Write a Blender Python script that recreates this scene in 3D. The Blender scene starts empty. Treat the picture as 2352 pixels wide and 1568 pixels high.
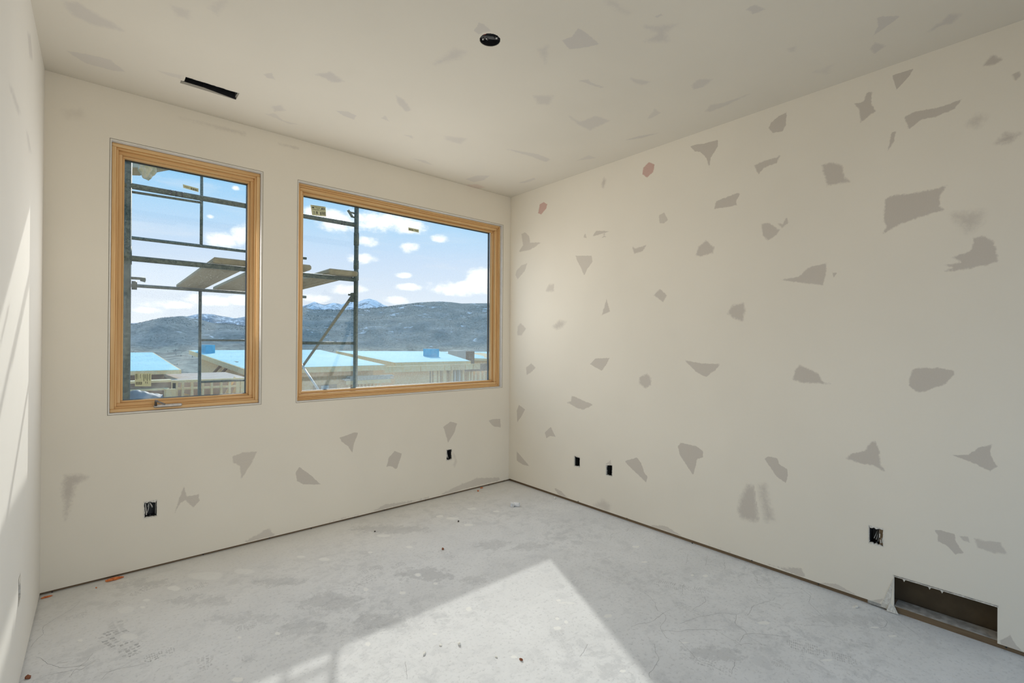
import bpy, bmesh, math, random
import numpy as np
from mathutils import Vector, Matrix, noise as mnoise

random.seed(7)
C = bpy.context.scene.collection
SC = bpy.context.scene

# ---------------------------------------------------------------- camera
H = 3.05                                    # ceiling height
YAW, PITCH, ROLL, FPX, CAMZ = 0.7172430845846469, 0.0029526284852841285, 0.006759820495889773, 1086.1494933865988, 1.483808197026972
XL, XR, YB = -0.2508, 3.3311, 3.8581        # left wall, right wall, window wall
YREAR = -1.3
fw = Vector((math.sin(YAW)*math.cos(PITCH), math.cos(YAW)*math.cos(PITCH), math.sin(PITCH)))
r0 = Vector((math.cos(YAW), -math.sin(YAW), 0)); u0 = r0.cross(fw)
RT = r0*math.cos(ROLL)+u0*math.sin(ROLL); UP = -r0*math.sin(ROLL)+u0*math.cos(ROLL)
cam = bpy.data.cameras.new('camera'); camo = bpy.data.objects.new('camera', cam); C.objects.link(camo)
cam.sensor_width = 36.0; cam.sensor_fit = 'HORIZONTAL'; cam.lens = FPX*36/2352
cam.clip_start = 0.02; cam.clip_end = 20000
m = Matrix((RT, UP, -fw)).transposed().to_4x4(); m.translation = (0, 0, CAMZ)
camo.matrix_world = m
SC.camera = camo

def ray(px, py):
    return fw + RT*((px-1176)/FPX) + UP*((784-py)/FPX)
def onplane(px, py, ax, val):               # a photo point seen on the plane axis = val
    d = ray(px, py); o = Vector((0, 0, CAMZ))
    return o + d*((val-o[ax])/d[ax])
def at(px, py, Y): return onplane(px, py, 1, Y)

# ---------------------------------------------------------------- light
SC.view_settings.view_transform = 'Standard'
SC.view_settings.look = 'None'
SC.view_settings.gamma = 1.0
SC.view_settings.use_curve_mapping = False
SC.view_settings.exposure = 0.0
SUN_DIR = Vector((0.419, 0.908, 0)).normalized()*math.cos(math.radians(30.4)) + Vector((0, 0, math.sin(math.radians(30.4))))
sl = bpy.data.lights.new('sun', 'SUN'); sl.energy = 2.45; sl.angle = math.radians(0.9); sl.color = (1.0, 0.97, 0.93)
so = bpy.data.objects.new('sun', sl); C.objects.link(so)
so.rotation_euler = SUN_DIR.to_track_quat('Z', 'Y').to_euler()
so.location = (6, 14, 10)
# added fill lamp behind the camera, shining through an invented opening in the rear wall
al = bpy.data.lights.new('rear_fill_lamp', 'AREA'); al.shape = 'RECTANGLE'; al.size = 2.7; al.size_y = 2.5
al.spread = math.radians(95); al.energy = 10.5; al.color = (1.0, 0.955, 0.89)
ao = bpy.data.objects.new('rear_fill_lamp', al); C.objects.link(ao)
ao.location = (1.5, YREAR-0.25, 1.45); ao.rotation_euler = (math.radians(90), 0, 0)

# added area lamps inside the panes that boost the daylight at both windows
for nm, x0, x1, pw in (('window_1_fill_lamp', .20, .835, 7.2), ('window_2_fill_lamp', 1.225, 2.82, 15.2)):
    wl_ = bpy.data.lights.new(nm, 'AREA'); wl_.shape = 'RECTANGLE'; wl_.size = x1-x0; wl_.size_y = .8; wl_.energy = pw; wl_.color = (1.0, .975, .94)
    wo = bpy.data.objects.new(nm, wl_); C.objects.link(wo); wo.location = ((x0+x1)/2, YB+.055, 1.90); wo.rotation_euler = (math.radians(-90), 0, 0)   # added lamp faces straight into the room

# ---------------------------------------------------------------- world: sky with clouds
W = bpy.data.worlds.new('sky'); SC.world = W; W.use_nodes = True
nt = W.node_tree; nt.nodes.clear()
class NT:
    def __init__(s, nt): s.nt = nt; s.L = nt.links
    def new(s, t, **k):
        n = s.nt.nodes.new(t)
        for a, b in k.items(): setattr(n, a, b)
        return n
    def put(s, sock, v):
        if v is None: return
        if hasattr(v, 'default_value') or hasattr(v, 'is_linked'): s.L.new(v, sock)
        else: sock.default_value = v
    def math(s, op, a, b=None, c=None, clamp=False):
        n = s.new('ShaderNodeMath', operation=op); n.use_clamp = clamp
        for i, v in enumerate((a, b, c)):
            if v is not None: s.put(n.inputs[i], v)
        return n.outputs[0]
    def vmath(s, op, a, b=None):
        n = s.new('ShaderNodeVectorMath', operation=op)
        s.put(n.inputs[0], a)
        if b is not None: s.put(n.inputs[1], b)
        return n.outputs[1] if op in ('DOT_PRODUCT', 'LENGTH') else n.outputs[0]
    def noise(s, vec, scale, detail=4, rough=.55, dist=0):
        n = s.new('ShaderNodeTexNoise'); s.put(n.inputs['Vector'], vec)
        n.inputs['Scale'].default_value = scale; n.inputs['Detail'].default_value = detail
        n.inputs['Roughness'].default_value = rough; n.inputs['Distortion'].default_value = dist
        return n.outputs[0]
    def scale(s, vec, sc):
        n = s.new('ShaderNodeVectorMath', operation='MULTIPLY'); s.put(n.inputs[0], vec); n.inputs[1].default_value = sc
        return n.outputs[0]
    def smooth(s, v, a, b, to0=0., to1=1.):
        n = s.new('ShaderNodeMapRange', interpolation_type='SMOOTHSTEP')
        s.put(n.inputs[0], v); s.put(n.inputs[1], a); s.put(n.inputs[2], b); s.put(n.inputs[3], to0); s.put(n.inputs[4], to1)
        return n.outputs[0]
    def mix(s, f, a, b, blend='MIX'):
        n = s.new('ShaderNodeMix', data_type='RGBA', blend_type=blend)
        s.put(n.inputs[0], f)
        for i, v in ((6, a), (7, b)):
            if isinstance(v, tuple) and len(v) == 3: v = (*v, 1)
            s.put(n.inputs[i], v)
        return n.outputs[2]
    def ramp(s, v, stops):
        n = s.new('ShaderNodeValToRGB'); s.put(n.inputs[0], v)
        e = n.color_ramp.elements
        while len(e) < len(stops): e.new(0.5)
        for i, (p, c) in enumerate(stops): e[i].position = p; e[i].color = (*c, 1)
        return n.outputs[0]
N = NT(nt)
tc = N.new('ShaderNodeTexCoord'); D = tc.outputs['Generated']
sep = N.new('ShaderNodeSeparateXYZ'); nt.links.new(D, sep.inputs[0])
el = N.math('ARCSINE', sep.outputs[2]); az = N.math('ARCTAN2', sep.outputs[0], sep.outputs[1])
base = N.ramp(N.math('DIVIDE', el, math.pi/2), [
    (0.0, (.90, .95, 1.02)), (.055, (.82, .90, 1.04)), (.105, (.64, .79, 1.02)), (.15, (.42, .71, 1.02)), (.205, (.17, .58, 1.00)), (.45, (.15, .48, .95)), (1, (.09, .34, .84))])
glow = N.math('POWER', N.math('MAXIMUM', N.vmath('DOT_PRODUCT', D, tuple(SUN_DIR)), 0.0), 7.0)
base = N.mix(N.math('MULTIPLY', glow, .14), base, (.92, 1.0, 1.12))
cir = N.noise(N.scale(D, (3, 3, 16)), 1.6, 5, .6, .4)
base = N.mix(N.math('MULTIPLY', N.smooth(cir, .50, .80), .40), base, (.90, .93, 1.0))
wob = N.noise(N.scale(D, (1, 1, 1.7)), 26, 6, .62)
wob2 = N.noise(D, 9, 3, .6)
clouds = None
for (px, py, w, h) in [(865, 508, 78, 30), (930, 520, 45, 16), (845, 555, 24, 14), (940, 569, 22, 13), (835, 592, 34, 13), (925, 632, 20, 7), (935, 660, 30, 9),
                       (1055, 662, 66, 16), (1108, 640, 34, 26), (915, 688, 34, 10), (720, 686, 36, 10), (800, 665, 44, 11), (730, 485, 26, 12),
                       (770, 505, 40, 24), (1012, 548, 18, 9), (505, 550, 40, 18), (556, 540, 26, 24), (540, 432, 9, 6), (482, 497, 9, 5),
                       (390, 700, 60, 10), (480, 690, 50, 13), (340, 712, 40, 8), (550, 690, 30, 10), (640, 700, 60, 14)]:
    d = ray(px, py).normalized(); a0 = math.atan2(d.x, d.y); e0 = math.asin(d.z)
    dw = ray(px+w, py).normalized(); dh = ray(px, py-h).normalized()
    aw = abs(math.atan2(dw.x, dw.y)-a0); eh = abs(math.asin(dh.z)-e0)
    da = N.math('DIVIDE', N.math('SUBTRACT', az, a0), aw)
    de = N.math('DIVIDE', N.math('SUBTRACT', el, e0), eh)
    v = N.math('SUBTRACT', 1.0, N.math('ADD', N.math('MULTIPLY', da, da), N.math('MULTIPLY', de, de)))
    clouds = v if clouds is None else N.math('MAXIMUM', clouds, v)
cm = N.math('ADD', clouds, N.math('ADD', N.math('MULTIPLY', N.math('SUBTRACT', wob, .5), 4.2), N.math('MULTIPLY', N.math('SUBTRACT', wob2, .5), 2.0)))
far = N.smooth(N.noise(N.scale(D, (1, 1, 2.2)), 3.2, 6, .6), .56, .70)      # the same broken cloud goes on over the rest of the sky
far = N.math('MULTIPLY', far, N.smooth(el, .36, .50))
cmask = N.math('MAXIMUM', N.math('MULTIPLY', N.smooth(cm, -.7, 1.0), .95), far)
skyc = N.mix(N.math('POWER', cmask, 1.5), base, (1.25, 1.25, 1.27))
skyc = N.mix(N.smooth(el, -.02, .0), (.34, .32, .29), skyc)
bg = N.new('ShaderNodeBackground'); nt.links.new(skyc, bg.inputs[0]); bg.inputs[1].default_value = 1.0
ow = N.new('ShaderNodeOutputWorld'); nt.links.new(bg.outputs[0], ow.inputs[0])

# ---------------------------------------------------------------- materials
def mat(name, build):
    M = bpy.data.materials.new(name); M.use_nodes = True
    M.node_tree.nodes.clear(); n = NT(M.node_tree)
    b = n.new('ShaderNodeBsdfPrincipled'); o = n.new('ShaderNodeOutputMaterial'); n.L.new(b.outputs[0], o.inputs[0])
    geo = n.new('ShaderNodeNewGeometry'); n.P = geo.outputs['Position']; n.out = o; n.b = b
    def col(v):
        if isinstance(v, tuple): b.inputs['Base Color'].default_value = (*v, 1)
        else: n.L.new(v, b.inputs['Base Color'])
    def bump(hgt, st=.2, dist=.002):
        q = n.new('ShaderNodeBump'); q.inputs['Strength'].default_value = st; q.inputs['Distance'].default_value = dist
        n.L.new(hgt, q.inputs['Height']); n.L.new(q.outputs[0], b.inputs['Normal'])
    n.col = col; n.bump = bump
    b.inputs['Roughness'].default_value = .7
    build(n, b)
    return M
def speck(c1, c2, scale=8, rough=.7, metal=0., st=0., detail=4):
    def f(n, b):
        v = n.noise(n.P, scale, detail); n.col(n.mix(n.smooth(v, .35, .65), c1, c2))
        b.inputs['Roughness'].default_value = rough; b.inputs['Metallic'].default_value = metal
        if st: n.bump(v, st)
    return f
def patch_attr(n):
    a = n.new('ShaderNodeVertexColor'); a.layer_name = 'patch'
    s = n.new('ShaderNodeSeparateColor'); n.L.new(a.outputs[0], s.inputs[0])
    return s.outputs[0], s.outputs[1], s.outputs[2], a.outputs[1]
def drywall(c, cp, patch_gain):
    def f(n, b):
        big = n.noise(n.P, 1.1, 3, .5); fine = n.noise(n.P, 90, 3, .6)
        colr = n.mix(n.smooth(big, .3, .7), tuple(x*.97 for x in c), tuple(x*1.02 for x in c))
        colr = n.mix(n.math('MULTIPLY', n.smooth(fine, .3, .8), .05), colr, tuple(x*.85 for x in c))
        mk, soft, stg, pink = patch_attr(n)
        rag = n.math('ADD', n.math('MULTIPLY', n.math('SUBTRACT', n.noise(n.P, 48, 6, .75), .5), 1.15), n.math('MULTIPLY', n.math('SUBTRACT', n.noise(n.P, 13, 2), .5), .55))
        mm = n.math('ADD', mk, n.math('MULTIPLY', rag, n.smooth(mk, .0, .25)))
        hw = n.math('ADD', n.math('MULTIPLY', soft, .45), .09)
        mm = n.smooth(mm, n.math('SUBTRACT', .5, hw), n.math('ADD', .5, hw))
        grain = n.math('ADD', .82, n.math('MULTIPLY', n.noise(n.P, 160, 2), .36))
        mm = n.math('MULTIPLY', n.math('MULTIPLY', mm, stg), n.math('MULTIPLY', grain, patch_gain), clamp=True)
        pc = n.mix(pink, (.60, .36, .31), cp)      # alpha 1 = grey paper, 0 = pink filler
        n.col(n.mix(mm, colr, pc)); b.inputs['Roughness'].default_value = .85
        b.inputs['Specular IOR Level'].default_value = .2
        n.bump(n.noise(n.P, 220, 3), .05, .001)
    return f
M_WALL = mat('drywall_compound', drywall((.865, .803, .688), (.635, .575, .50), 1.0))
M_WALL_L = mat('drywall_window_light_tint', drywall((.865, .835, .775), (.66, .63, .60), 1.0))  # paler left-wall copy; the window light on it is put into the colour
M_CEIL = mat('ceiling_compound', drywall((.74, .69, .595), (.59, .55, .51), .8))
def f_floor(n, b):
    sw = n.noise(n.P, 2.2, 5, .6, .6); blo = n.noise(n.P, 7, 5, .65, .3); fine = n.noise(n.P, 55, 4, .7)
    stv = n.new('ShaderNodeMapping'); stv.inputs['Rotation'].default_value = (0, 0, .7); stv.inputs['Scale'].default_value = (3, 26, 1); n.L.new(n.P, stv.inputs[0])
    tro = n.noise(stv.outputs[0], 2.2, 5, .65, .8)
    c = n.mix(n.smooth(sw, .3, .7), (.74, .74, .735), (.81, .81, .805))
    wear = n.math('MULTIPLY', n.smooth(n.noise(n.P, 1.3, 3, .5), .42, .62), n.smooth(n.noise(n.P, 14, 6, .75, .5), .47, .60))
    c = n.mix(n.math('MULTIPLY', wear, .42), c, (.50, .505, .51))
    c = n.mix(n.math('MULTIPLY', n.smooth(blo, .52, .68), .35), c, (.58, .585, .59))
    c = n.mix(n.math('MULTIPLY', n.smooth(tro, .5, .75), .30), c, (.85, .845, .83))
    c = n.mix(n.math('MULTIPLY', n.smooth(fine, .53, .66), .55), c, (.54, .54, .54))
    dust = n.noise(n.P, 26, 3, .5); c = n.mix(n.math('MULTIPLY', n.smooth(dust, .68, .74), .5), c, (.72, .71, .67))
    # plaster dust swept towards the walls leaves a warmer band
    s = n.new('ShaderNodeSeparateXYZ'); n.L.new(n.P, s.inputs[0])
    edge = n.math('MULTIPLY', n.smooth(n.math('ADD', s.outputs[1], n.math('MULTIPLY', n.math('SUBTRACT', sw, .5), .5)), 2.6, 3.8), .45)
    c = n.mix(edge, c, (.80, .77, .71))
    mk, soft, stg, pink = patch_attr(n)
    rag = n.math('ADD', n.math('MULTIPLY', n.math('SUBTRACT', n.noise(n.P, 120, 4, .7), .5), 1.1), n.math('MULTIPLY', n.math('SUBTRACT', n.noise(n.P, 17, 5, .7), .5), n.math('MULTIPLY', soft, 3.2)))
    mm = n.math('MULTIPLY', n.smooth(n.math('ADD', mk, n.math('MULTIPLY', rag, n.smooth(mk, 0., .2))), .30, .70), stg)
    c = n.mix(mm, c, n.mix(pink, (.90, .89, .85), (.36, .36, .36)))
    n.col(c); b.inputs['Roughness'].default_value = .75; b.inputs['Specular IOR Level'].default_value = .3
    n.bump(n.math('ADD', fine, n.math('MULTIPLY', tro, .6)), .12, .002)
M_FLOOR = mat('dusty_concrete', f_floor)
def wood(c1, c2, c3, axis, sc=1.0, rough=.5):
    def f(n, b):
        st = [55*sc]*3; st[axis] = 2.2*sc
        v = n.scale(n.P, tuple(st))
        g = n.noise(v, .55, 5, .6, .9); g2 = n.noise(v, 3.2, 2, .5)
        c = n.ramp(g, [(.25, c1), (.5, c2), (.75, c3)])
        c = n.mix(n.math('MULTIPLY', n.smooth(g2, .55, .75), .3), c, c1)
        n.col(c); b.inputs['Roughness'].default_value = rough; n.bump(g, .08, .001)
    return f
PINE = ((.64, .355, .13), (.80, .505, .225), (.90, .65, .36))
M_PINE_X = mat('pine_along_width', wood(*PINE, 0)); M_PINE_Z = mat('pine_upright', wood(*PINE, 2))
PLT = ((.13, .085, .045), (.20, .135, .075), (.27, .19, .11))
M_PLATE_X = mat('sole_plate_timber_x', wood(*PLT, 0, .6, .8)); M_PLATE_Y = mat('sole_plate_timber_y', wood(*PLT, 1, .6, .8))
M_GYPSUM = mat('raw_gypsum_edge', speck((.80, .77, .70), (.62, .58, .51), 120, .9))
M_RETURN = mat('bare_drywall_return', speck((.74, .73, .71), (.80, .79, .77), 20, .85))
M_LINE = mat('bead_gap', speck((.10, .095, .09), (.16, .15, .14), 60, .9))
M_BLACK = mat('black_plastic', speck((.012, .012, .014), (.022, .022, .025), 40, .45))
M_DARKBOX = mat('dark_box_plastic', speck((.028, .030, .034), (.05, .052, .055), 30, .55))
M_STEEL = mat('galvanised_steel', speck((.40, .40, .39), (.55, .55, .53), 60, .38, .8))
M_HANDLE = mat('grey_hardware', speck((.42, .40, .37), (.50, .48, .45), 60, .35, .6))
M_LEVER = mat('dark_bronze_lever', speck((.09, .08, .075), (.16, .145, .135), 60, .35, .6))
M_WIREW = mat('white_wire', speck((.72, .68, .62), (.80, .77, .72), 40, .5)); M_WIREG = mat('grey_wire', speck((.34, .34, .33), (.42, .42, .40), 40, .5))
M_WIREC = mat('bare_copper', speck((.55, .26, .14), (.62, .32, .18), 40, .35, .8)); M_WIRER = mat('red_wire', speck((.42, .06, .05), (.5, .09, .07), 40, .5))
M_PAPER = mat('brown_board_paper', speck((.10, .072, .042), (.12, .087, .05), 12, .9, st=.05))
M_DUST = mat('gypsum_dust_on_timber', speck((.36, .33, .29), (.58, .55, .50), 22, .95))
M_SCREW = mat('drywall_screw', speck((.03, .03, .03), (.06, .06, .06), 60, .5, .3))
M_PVC = mat('white_pvc', speck((.82, .83, .84), (.88, .88, .88), 20, .3))
M_ORANGE = mat('orange_foam', speck((.55, .12, .03), (.75, .24, .07), 90, .8, st=.6)); M_PLASTER = mat('plaster_chip', speck((.72, .70, .64), (.85, .83, .78), 60, .9, st=.3))
M_RUST = mat('brown_crumb', speck((.22, .07, .03), (.32, .12, .06), 60, .9, st=.4)); M_DIRT = mat('dark_crumb', speck((.04, .035, .03), (.08, .07, .06), 60, .9))
M_STICK = mat('pale_sticker', speck((.62, .66, .42), (.70, .73, .50), 40, .6)); M_INK = mat('black_ink', speck((.03, .03, .03), (.05, .05, .05), 30, .6))
def f_glass(n, b):
    v1 = n.noise(n.P, 300, 3, .7); v2 = n.noise(n.P, 5, 4, .6); v3 = n.noise(n.P, 140, 2, .6)
    s = n.new('ShaderNodeSeparateXYZ'); n.L.new(n.P, s.inputs[0])
    low = n.smooth(n.math('ADD', s.outputs[2], n.math('MULTIPLY', n.math('SUBTRACT', v2, .5), .8)), 1.42, 1.05)
    d = n.math('ADD', n.math('MULTIPLY', n.smooth(v1, .60, .68), .34), n.math('MULTIPLY', n.smooth(v3, .62, .75), .10))
    d = n.math('ADD', n.math('ADD', d, .02), n.math('MULTIPLY', low, n.smooth(s.outputs[0], .9, 1.3, .04, .11)))
    d = n.math('ADD', d, n.math('MULTIPLY', n.math('MULTIPLY', n.smooth(s.outputs[2], 2.0, 1.4), n.smooth(s.outputs[0], .9, 1.3)), n.smooth(v2, .25, .75, .015, .06)))
    tr = n.new('ShaderNodeBsdfTransparent'); tr.inputs[0].default_value = (.97, .985, .975, 1)
    gl = n.new('ShaderNodeBsdfGlossy'); gl.inputs['Roughness'].default_value = .02
    g2 = n.new('ShaderNodeNewGeometry'); cs = n.math('ABSOLUTE', n.vmath('DOT_PRODUCT', g2.outputs['Normal'], g2.outputs['Incoming']))
    frs = n.math('ADD', .014, n.math('MULTIPLY', n.math('POWER', n.math('SUBTRACT', 1.0, cs), 5.0), .9))   # same from either face of the pane
    du = n.new('ShaderNodeBsdfTranslucent'); du.inputs[0].default_value = (.96, .98, .90, 1)
    df = n.new('ShaderNodeBsdfDiffuse'); df.inputs[0].default_value = (.80, .82, .76, 1)
    m0 = n.new('ShaderNodeMixShader'); m0.inputs[0].default_value = .08; n.L.new(du.outputs[0], m0.inputs[1]); n.L.new(df.outputs[0], m0.inputs[2])
    m1 = n.new('ShaderNodeMixShader'); n.L.new(frs, m1.inputs[0]); n.L.new(tr.outputs[0], m1.inputs[1]); n.L.new(gl.outputs[0], m1.inputs[2])
    m2 = n.new('ShaderNodeMixShader'); n.L.new(d, m2.inputs[0]); n.L.new(m1.outputs[0], m2.inputs[1]); n.L.new(m0.outputs[0], m2.inputs[2])
    n.L.new(m2.outputs[0], n.out.inputs[0])
M_GLASS = mat('dusty_window_glass', f_glass)
# outdoors
M_SCAF = mat('green_scaffold_paint', speck((.036, .064, .044), (.115, .15, .108), 45, .5, .2))
M_BRACE = mat('galvanised_brace', speck((.30, .30, .22), (.40, .39, .30), 40, .45, .3)); M_BRACEW = mat('pale_brace', speck((.62, .66, .66), (.72, .75, .75), 40, .45, .2))
PLK = ((.30, .25, .14), (.40, .34, .20), (.48, .42, .27))
M_PLANK = mat('weathered_plank', wood(*PLK, 1, .5, .85))
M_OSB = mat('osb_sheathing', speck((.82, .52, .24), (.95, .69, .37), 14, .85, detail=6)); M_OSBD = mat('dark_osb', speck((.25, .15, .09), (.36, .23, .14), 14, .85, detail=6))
M_PLY = mat('plywood_deck', speck((.62, .43, .30), (.72, .54, .40), 5, .8)); M_LUMBER = mat('framing_lumber', speck((.95, .66, .30), (.98, .77, .42), 9, .75))
M_LUMBERG = mat('weathered_lumber', speck((.55, .50, .42), (.70, .65, .56), 20, .8))
def f_roof(n, b):
    v = n.scale(n.P, (1.0, 3.5, 1.0)); p = n.noise(v, 2.6, 2, .5)
    c = n.mix(n.smooth(n.noise(n.P, .5, 2), .3, .7), (.50, .80, .78), (.60, .87, .83))
    n.col(n.mix(n.math('MULTIPLY', n.smooth(p, .64, .68), .5), c, (.12, .40, .55)))
    b.inputs['Roughness'].default_value = .75; b.inputs['Specular IOR Level'].default_value = .2
M_ROOF = mat('blue_roof_underlayment', f_roof)
M_BLUE = mat('blue_membrane', speck((.05, .42, .62), (.09, .52, .71), 6, .7)); M_SHEET = mat('plastic_sheeting', speck((.10, .105, .10), (.24, .25, .24), 3, .55))
M_NET = mat('greenish_plastic_wrap', speck((.55, .62, .48), (.75, .78, .68), 30, .5)); M_GREY = mat('grey_flashing', speck((.45, .50, .52), (.55, .60, .62), 5, .5))
M_GROUND = mat('bare_building_ground', speck((.34, .29, .23), (.42, .37, .30), .3, .95))
def f_hill(n, b):
    s = n.new('ShaderNodeSeparateXYZ'); n.L.new(n.P, s.inputs[0])
    a = n.noise(n.P, .010, 6, .65); f = n.noise(n.P, .14, 7, .9); g = n.noise(n.P, .035, 5, .7)
    c = n.mix(n.smooth(f, .40, .60), (.095, .130, .128), (.34, .375, .335))  # distance haze is put into these greyed, cool hill colours
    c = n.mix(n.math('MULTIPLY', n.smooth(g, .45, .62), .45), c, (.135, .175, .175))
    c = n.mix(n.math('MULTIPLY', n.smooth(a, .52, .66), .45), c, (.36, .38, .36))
    low = n.smooth(n.math('ADD', s.outputs[2], n.math('MULTIPLY', n.math('SUBTRACT', a, .5), 60)), 2, -28)
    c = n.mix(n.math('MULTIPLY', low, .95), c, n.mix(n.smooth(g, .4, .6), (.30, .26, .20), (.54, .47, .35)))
    wv = n.noise(n.scale(n.P, (1, 1, 3.5)), .016, 6, .65, .5)
    sn = n.smooth(n.math('ADD', wv, n.math('MULTIPLY', s.outputs[2], .00045)), .64, .68)
    sn = n.math('MULTIPLY', sn, n.smooth(f, .36, .55))
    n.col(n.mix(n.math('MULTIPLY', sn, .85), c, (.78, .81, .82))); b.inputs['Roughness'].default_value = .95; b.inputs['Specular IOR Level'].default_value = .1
M_HILL = mat('haze_tinted_sage_forest_hill', f_hill)
def f_snow(n, b):
    a = n.noise(n.scale(n.P, (1, 1, .35)), .020, 7, .75, .6); s = n.new('ShaderNodeSeparateXYZ'); n.L.new(n.P, s.inputs[0])
    v = n.math('ADD', a, n.math('MULTIPLY', s.outputs[2], .0005))
    n.col(n.mix(n.smooth(v, .56, .68), (.17, .235, .27), (.85, .88, .90))); b.inputs['Roughness'].default_value = .95
M_SNOW = mat('snowy_rock', f_snow)
M_TREE = mat('distant_conifer', speck((.095, .135, .14), (.15, .19, .185), .05, .95))

# ---------------------------------------------------------------- helpers
def link(name, me, mt=None, parent=None):
    if mt: me.materials.append(mt)
    o = bpy.data.objects.new(name, me); C.objects.link(o)
    if parent: o.parent = parent
    return o
def tag(o, label=None, cat=None, group=None, kind=None):
    if label: o['label'] = label
    if cat: o['category'] = cat
    if group: o['group'] = group
    if kind: o['kind'] = kind
    return o
def thing(name, loc, label, cat, group=None):
    o = bpy.data.objects.new(name, None); C.objects.link(o); o.location = loc; o.empty_display_size = .05
    bpy.context.view_layer.update()
    return tag(o, label, cat, group)
class MB:
    """collects boxes, tubes and sheets in world space; build() links them as one mesh"""
    def __init__(s): s.v = []; s.f = []; s.sm = []
    def add(s, vs, fs, smooth=False):
        k = len(s.v); s.v += [tuple(q) for q in vs]; s.f += [tuple(i+k for i in f) for f in fs]; s.sm += [smooth]*len(fs); return s
    def box(s, a, b):
        x0, y0, z0 = (min(p, q) for p, q in zip(a, b)); x1, y1, z1 = (max(p, q) for p, q in zip(a, b))
        return s.add([(x0,y0,z0),(x1,y0,z0),(x1,y1,z0),(x0,y1,z0),(x0,y0,z1),(x1,y0,z1),(x1,y1,z1),(x0,y1,z1)],
                     [(3,2,1,0),(4,5,6,7),(0,1,5,4),(1,2,6,5),(2,3,7,6),(3,0,4,7)])
    def hexa(s, p):  # 8 corners: bottom loop then top loop
        return s.add(p, [(3,2,1,0),(4,5,6,7),(0,1,5,4),(1,2,6,5),(2,3,7,6),(3,0,4,7)])
    def bar(s, a, b, w, h, up=(0,0,1)):
        a = Vector(a); b = Vector(b); d = (b-a).normalized(); sd = d.cross(Vector(up))
        if sd.length < 1e-5: sd = d.cross(Vector((1,0,0)))
        sd.normalize(); u = sd.cross(d); sd *= w/2; u *= h/2
        return s.hexa([a-sd-u, a+sd-u, b+sd-u, b-sd-u, a-sd+u, a+sd+u, b+sd+u, b-sd+u])
    def tube(s, pts, r, n=10, caps=True):
        pts = [Vector(p) for p in pts]; rs = r if isinstance(r, (list, tuple)) else [r]*len(pts)
        rings = []; ref = None
        for i, p in enumerate(pts):
            d = (pts[min(i+1, len(pts)-1)]-pts[max(i-1, 0)]).normalized()
            if ref is None: ref = d.orthogonal().normalized()
            ref = (ref - d*ref.dot(d)).normalized(); bn = d.cross(ref)
            rings += [p+(ref*math.cos(2*math.pi*k/n)+bn*math.sin(2*math.pi*k/n))*rs[i] for k in range(n)]
        fs = [(i*n+k, i*n+(k+1) % n, (i+1)*n+(k+1) % n, (i+1)*n+k) for i in range(len(pts)-1) for k in range(n)]
        if caps: fs += [tuple(range(n))[::-1], tuple(range((len(pts)-1)*n, len(pts)*n))]
        return s.add(rings, fs, True)
    def build(s, name, mt, parent=None, bevel=0):
        me = bpy.data.meshes.new(name)
        v = s.v
        if parent is not None:
            inv = parent.matrix_world.inverted(); v = [tuple(inv @ Vector(p)) for p in v]
        me.from_pydata(v, [], s.f); me.update()
        for p, q in zip(me.polygons, s.sm): p.use_smooth = q
        o = link(name, me, mt, parent)
        if bevel:
            bv = o.modifiers.new('bevel', 'BEVEL'); bv.width = bevel; bv.segments = 1; bv.limit_method = 'ANGLE'
        return o
def single(name, mb, mt, label=None, cat=None, group=None, kind=None, bevel=0):
    """a thing that is one mesh: origin at the base centre of its geometry"""
    a = np.array(mb.v); c = (a.min(0)+a.max(0))/2; c[2] = a[:, 2].min()
    mb.v = [tuple(np.array(p)-c) for p in mb.v]
    o = mb.build(name, mt, None, bevel); o.location = c
    bpy.context.view_layer.update()
    return tag(o, label, cat, group, kind)
def panel(mb, ax, front, back, U, V, holes):
    """a slab across axis ax (front..back) spanning U x V of the two other axes, with rectangular holes cut right through"""
    us = sorted({*U, *[h[0] for h in holes], *[h[1] for h in holes]}); vs = sorted({*V, *[h[2] for h in holes], *[h[3] for h in holes]})
    us = [u for u in us if U[0] <= u <= U[1]]; vs = [v for v in vs if V[0] <= v <= V[1]]
    inside = lambda u, v: any(h[0] < u < h[1] and h[2] < v < h[3] for h in holes)
    def P(d, u, v):
        q = [u, v]; q.insert(ax, d); return tuple(q)
    fs = {}
    nU, nV = len(us)-1, len(vs)-1
    solid = [[not inside((us[i]+us[i+1])/2, (vs[j]+vs[j+1])/2) for j in range(nV)] for i in range(nU)]
    for i in range(nU):
        for j in range(nV):
            if not solid[i][j]: continue
            a, b, c, d = us[i], us[i+1], vs[j], vs[j+1]
            mb.add([P(front,a,c),P(front,b,c),P(front,b,d),P(front,a,d)], [(0,1,2,3)])
            mb.add([P(back,a,c),P(back,b,c),P(back,b,d),P(back,a,d)], [(3,2,1,0)])
            for (di, dj, e0, e1) in ((-1,0,(a,c),(a,d)),(1,0,(b,c),(b,d)),(0,-1,(a,c),(b,c)),(0,1,(a,d),(b,d))):
                ii, jj = i+di, j+dj
                if 0 <= ii < nU and 0 <= jj < nV and solid[ii][jj]: continue
                mb.add([P(front,*e0),P(front,*e1),P(back,*e1),P(back,*e0)], [(0,1,2,3)])
    return mb
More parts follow.
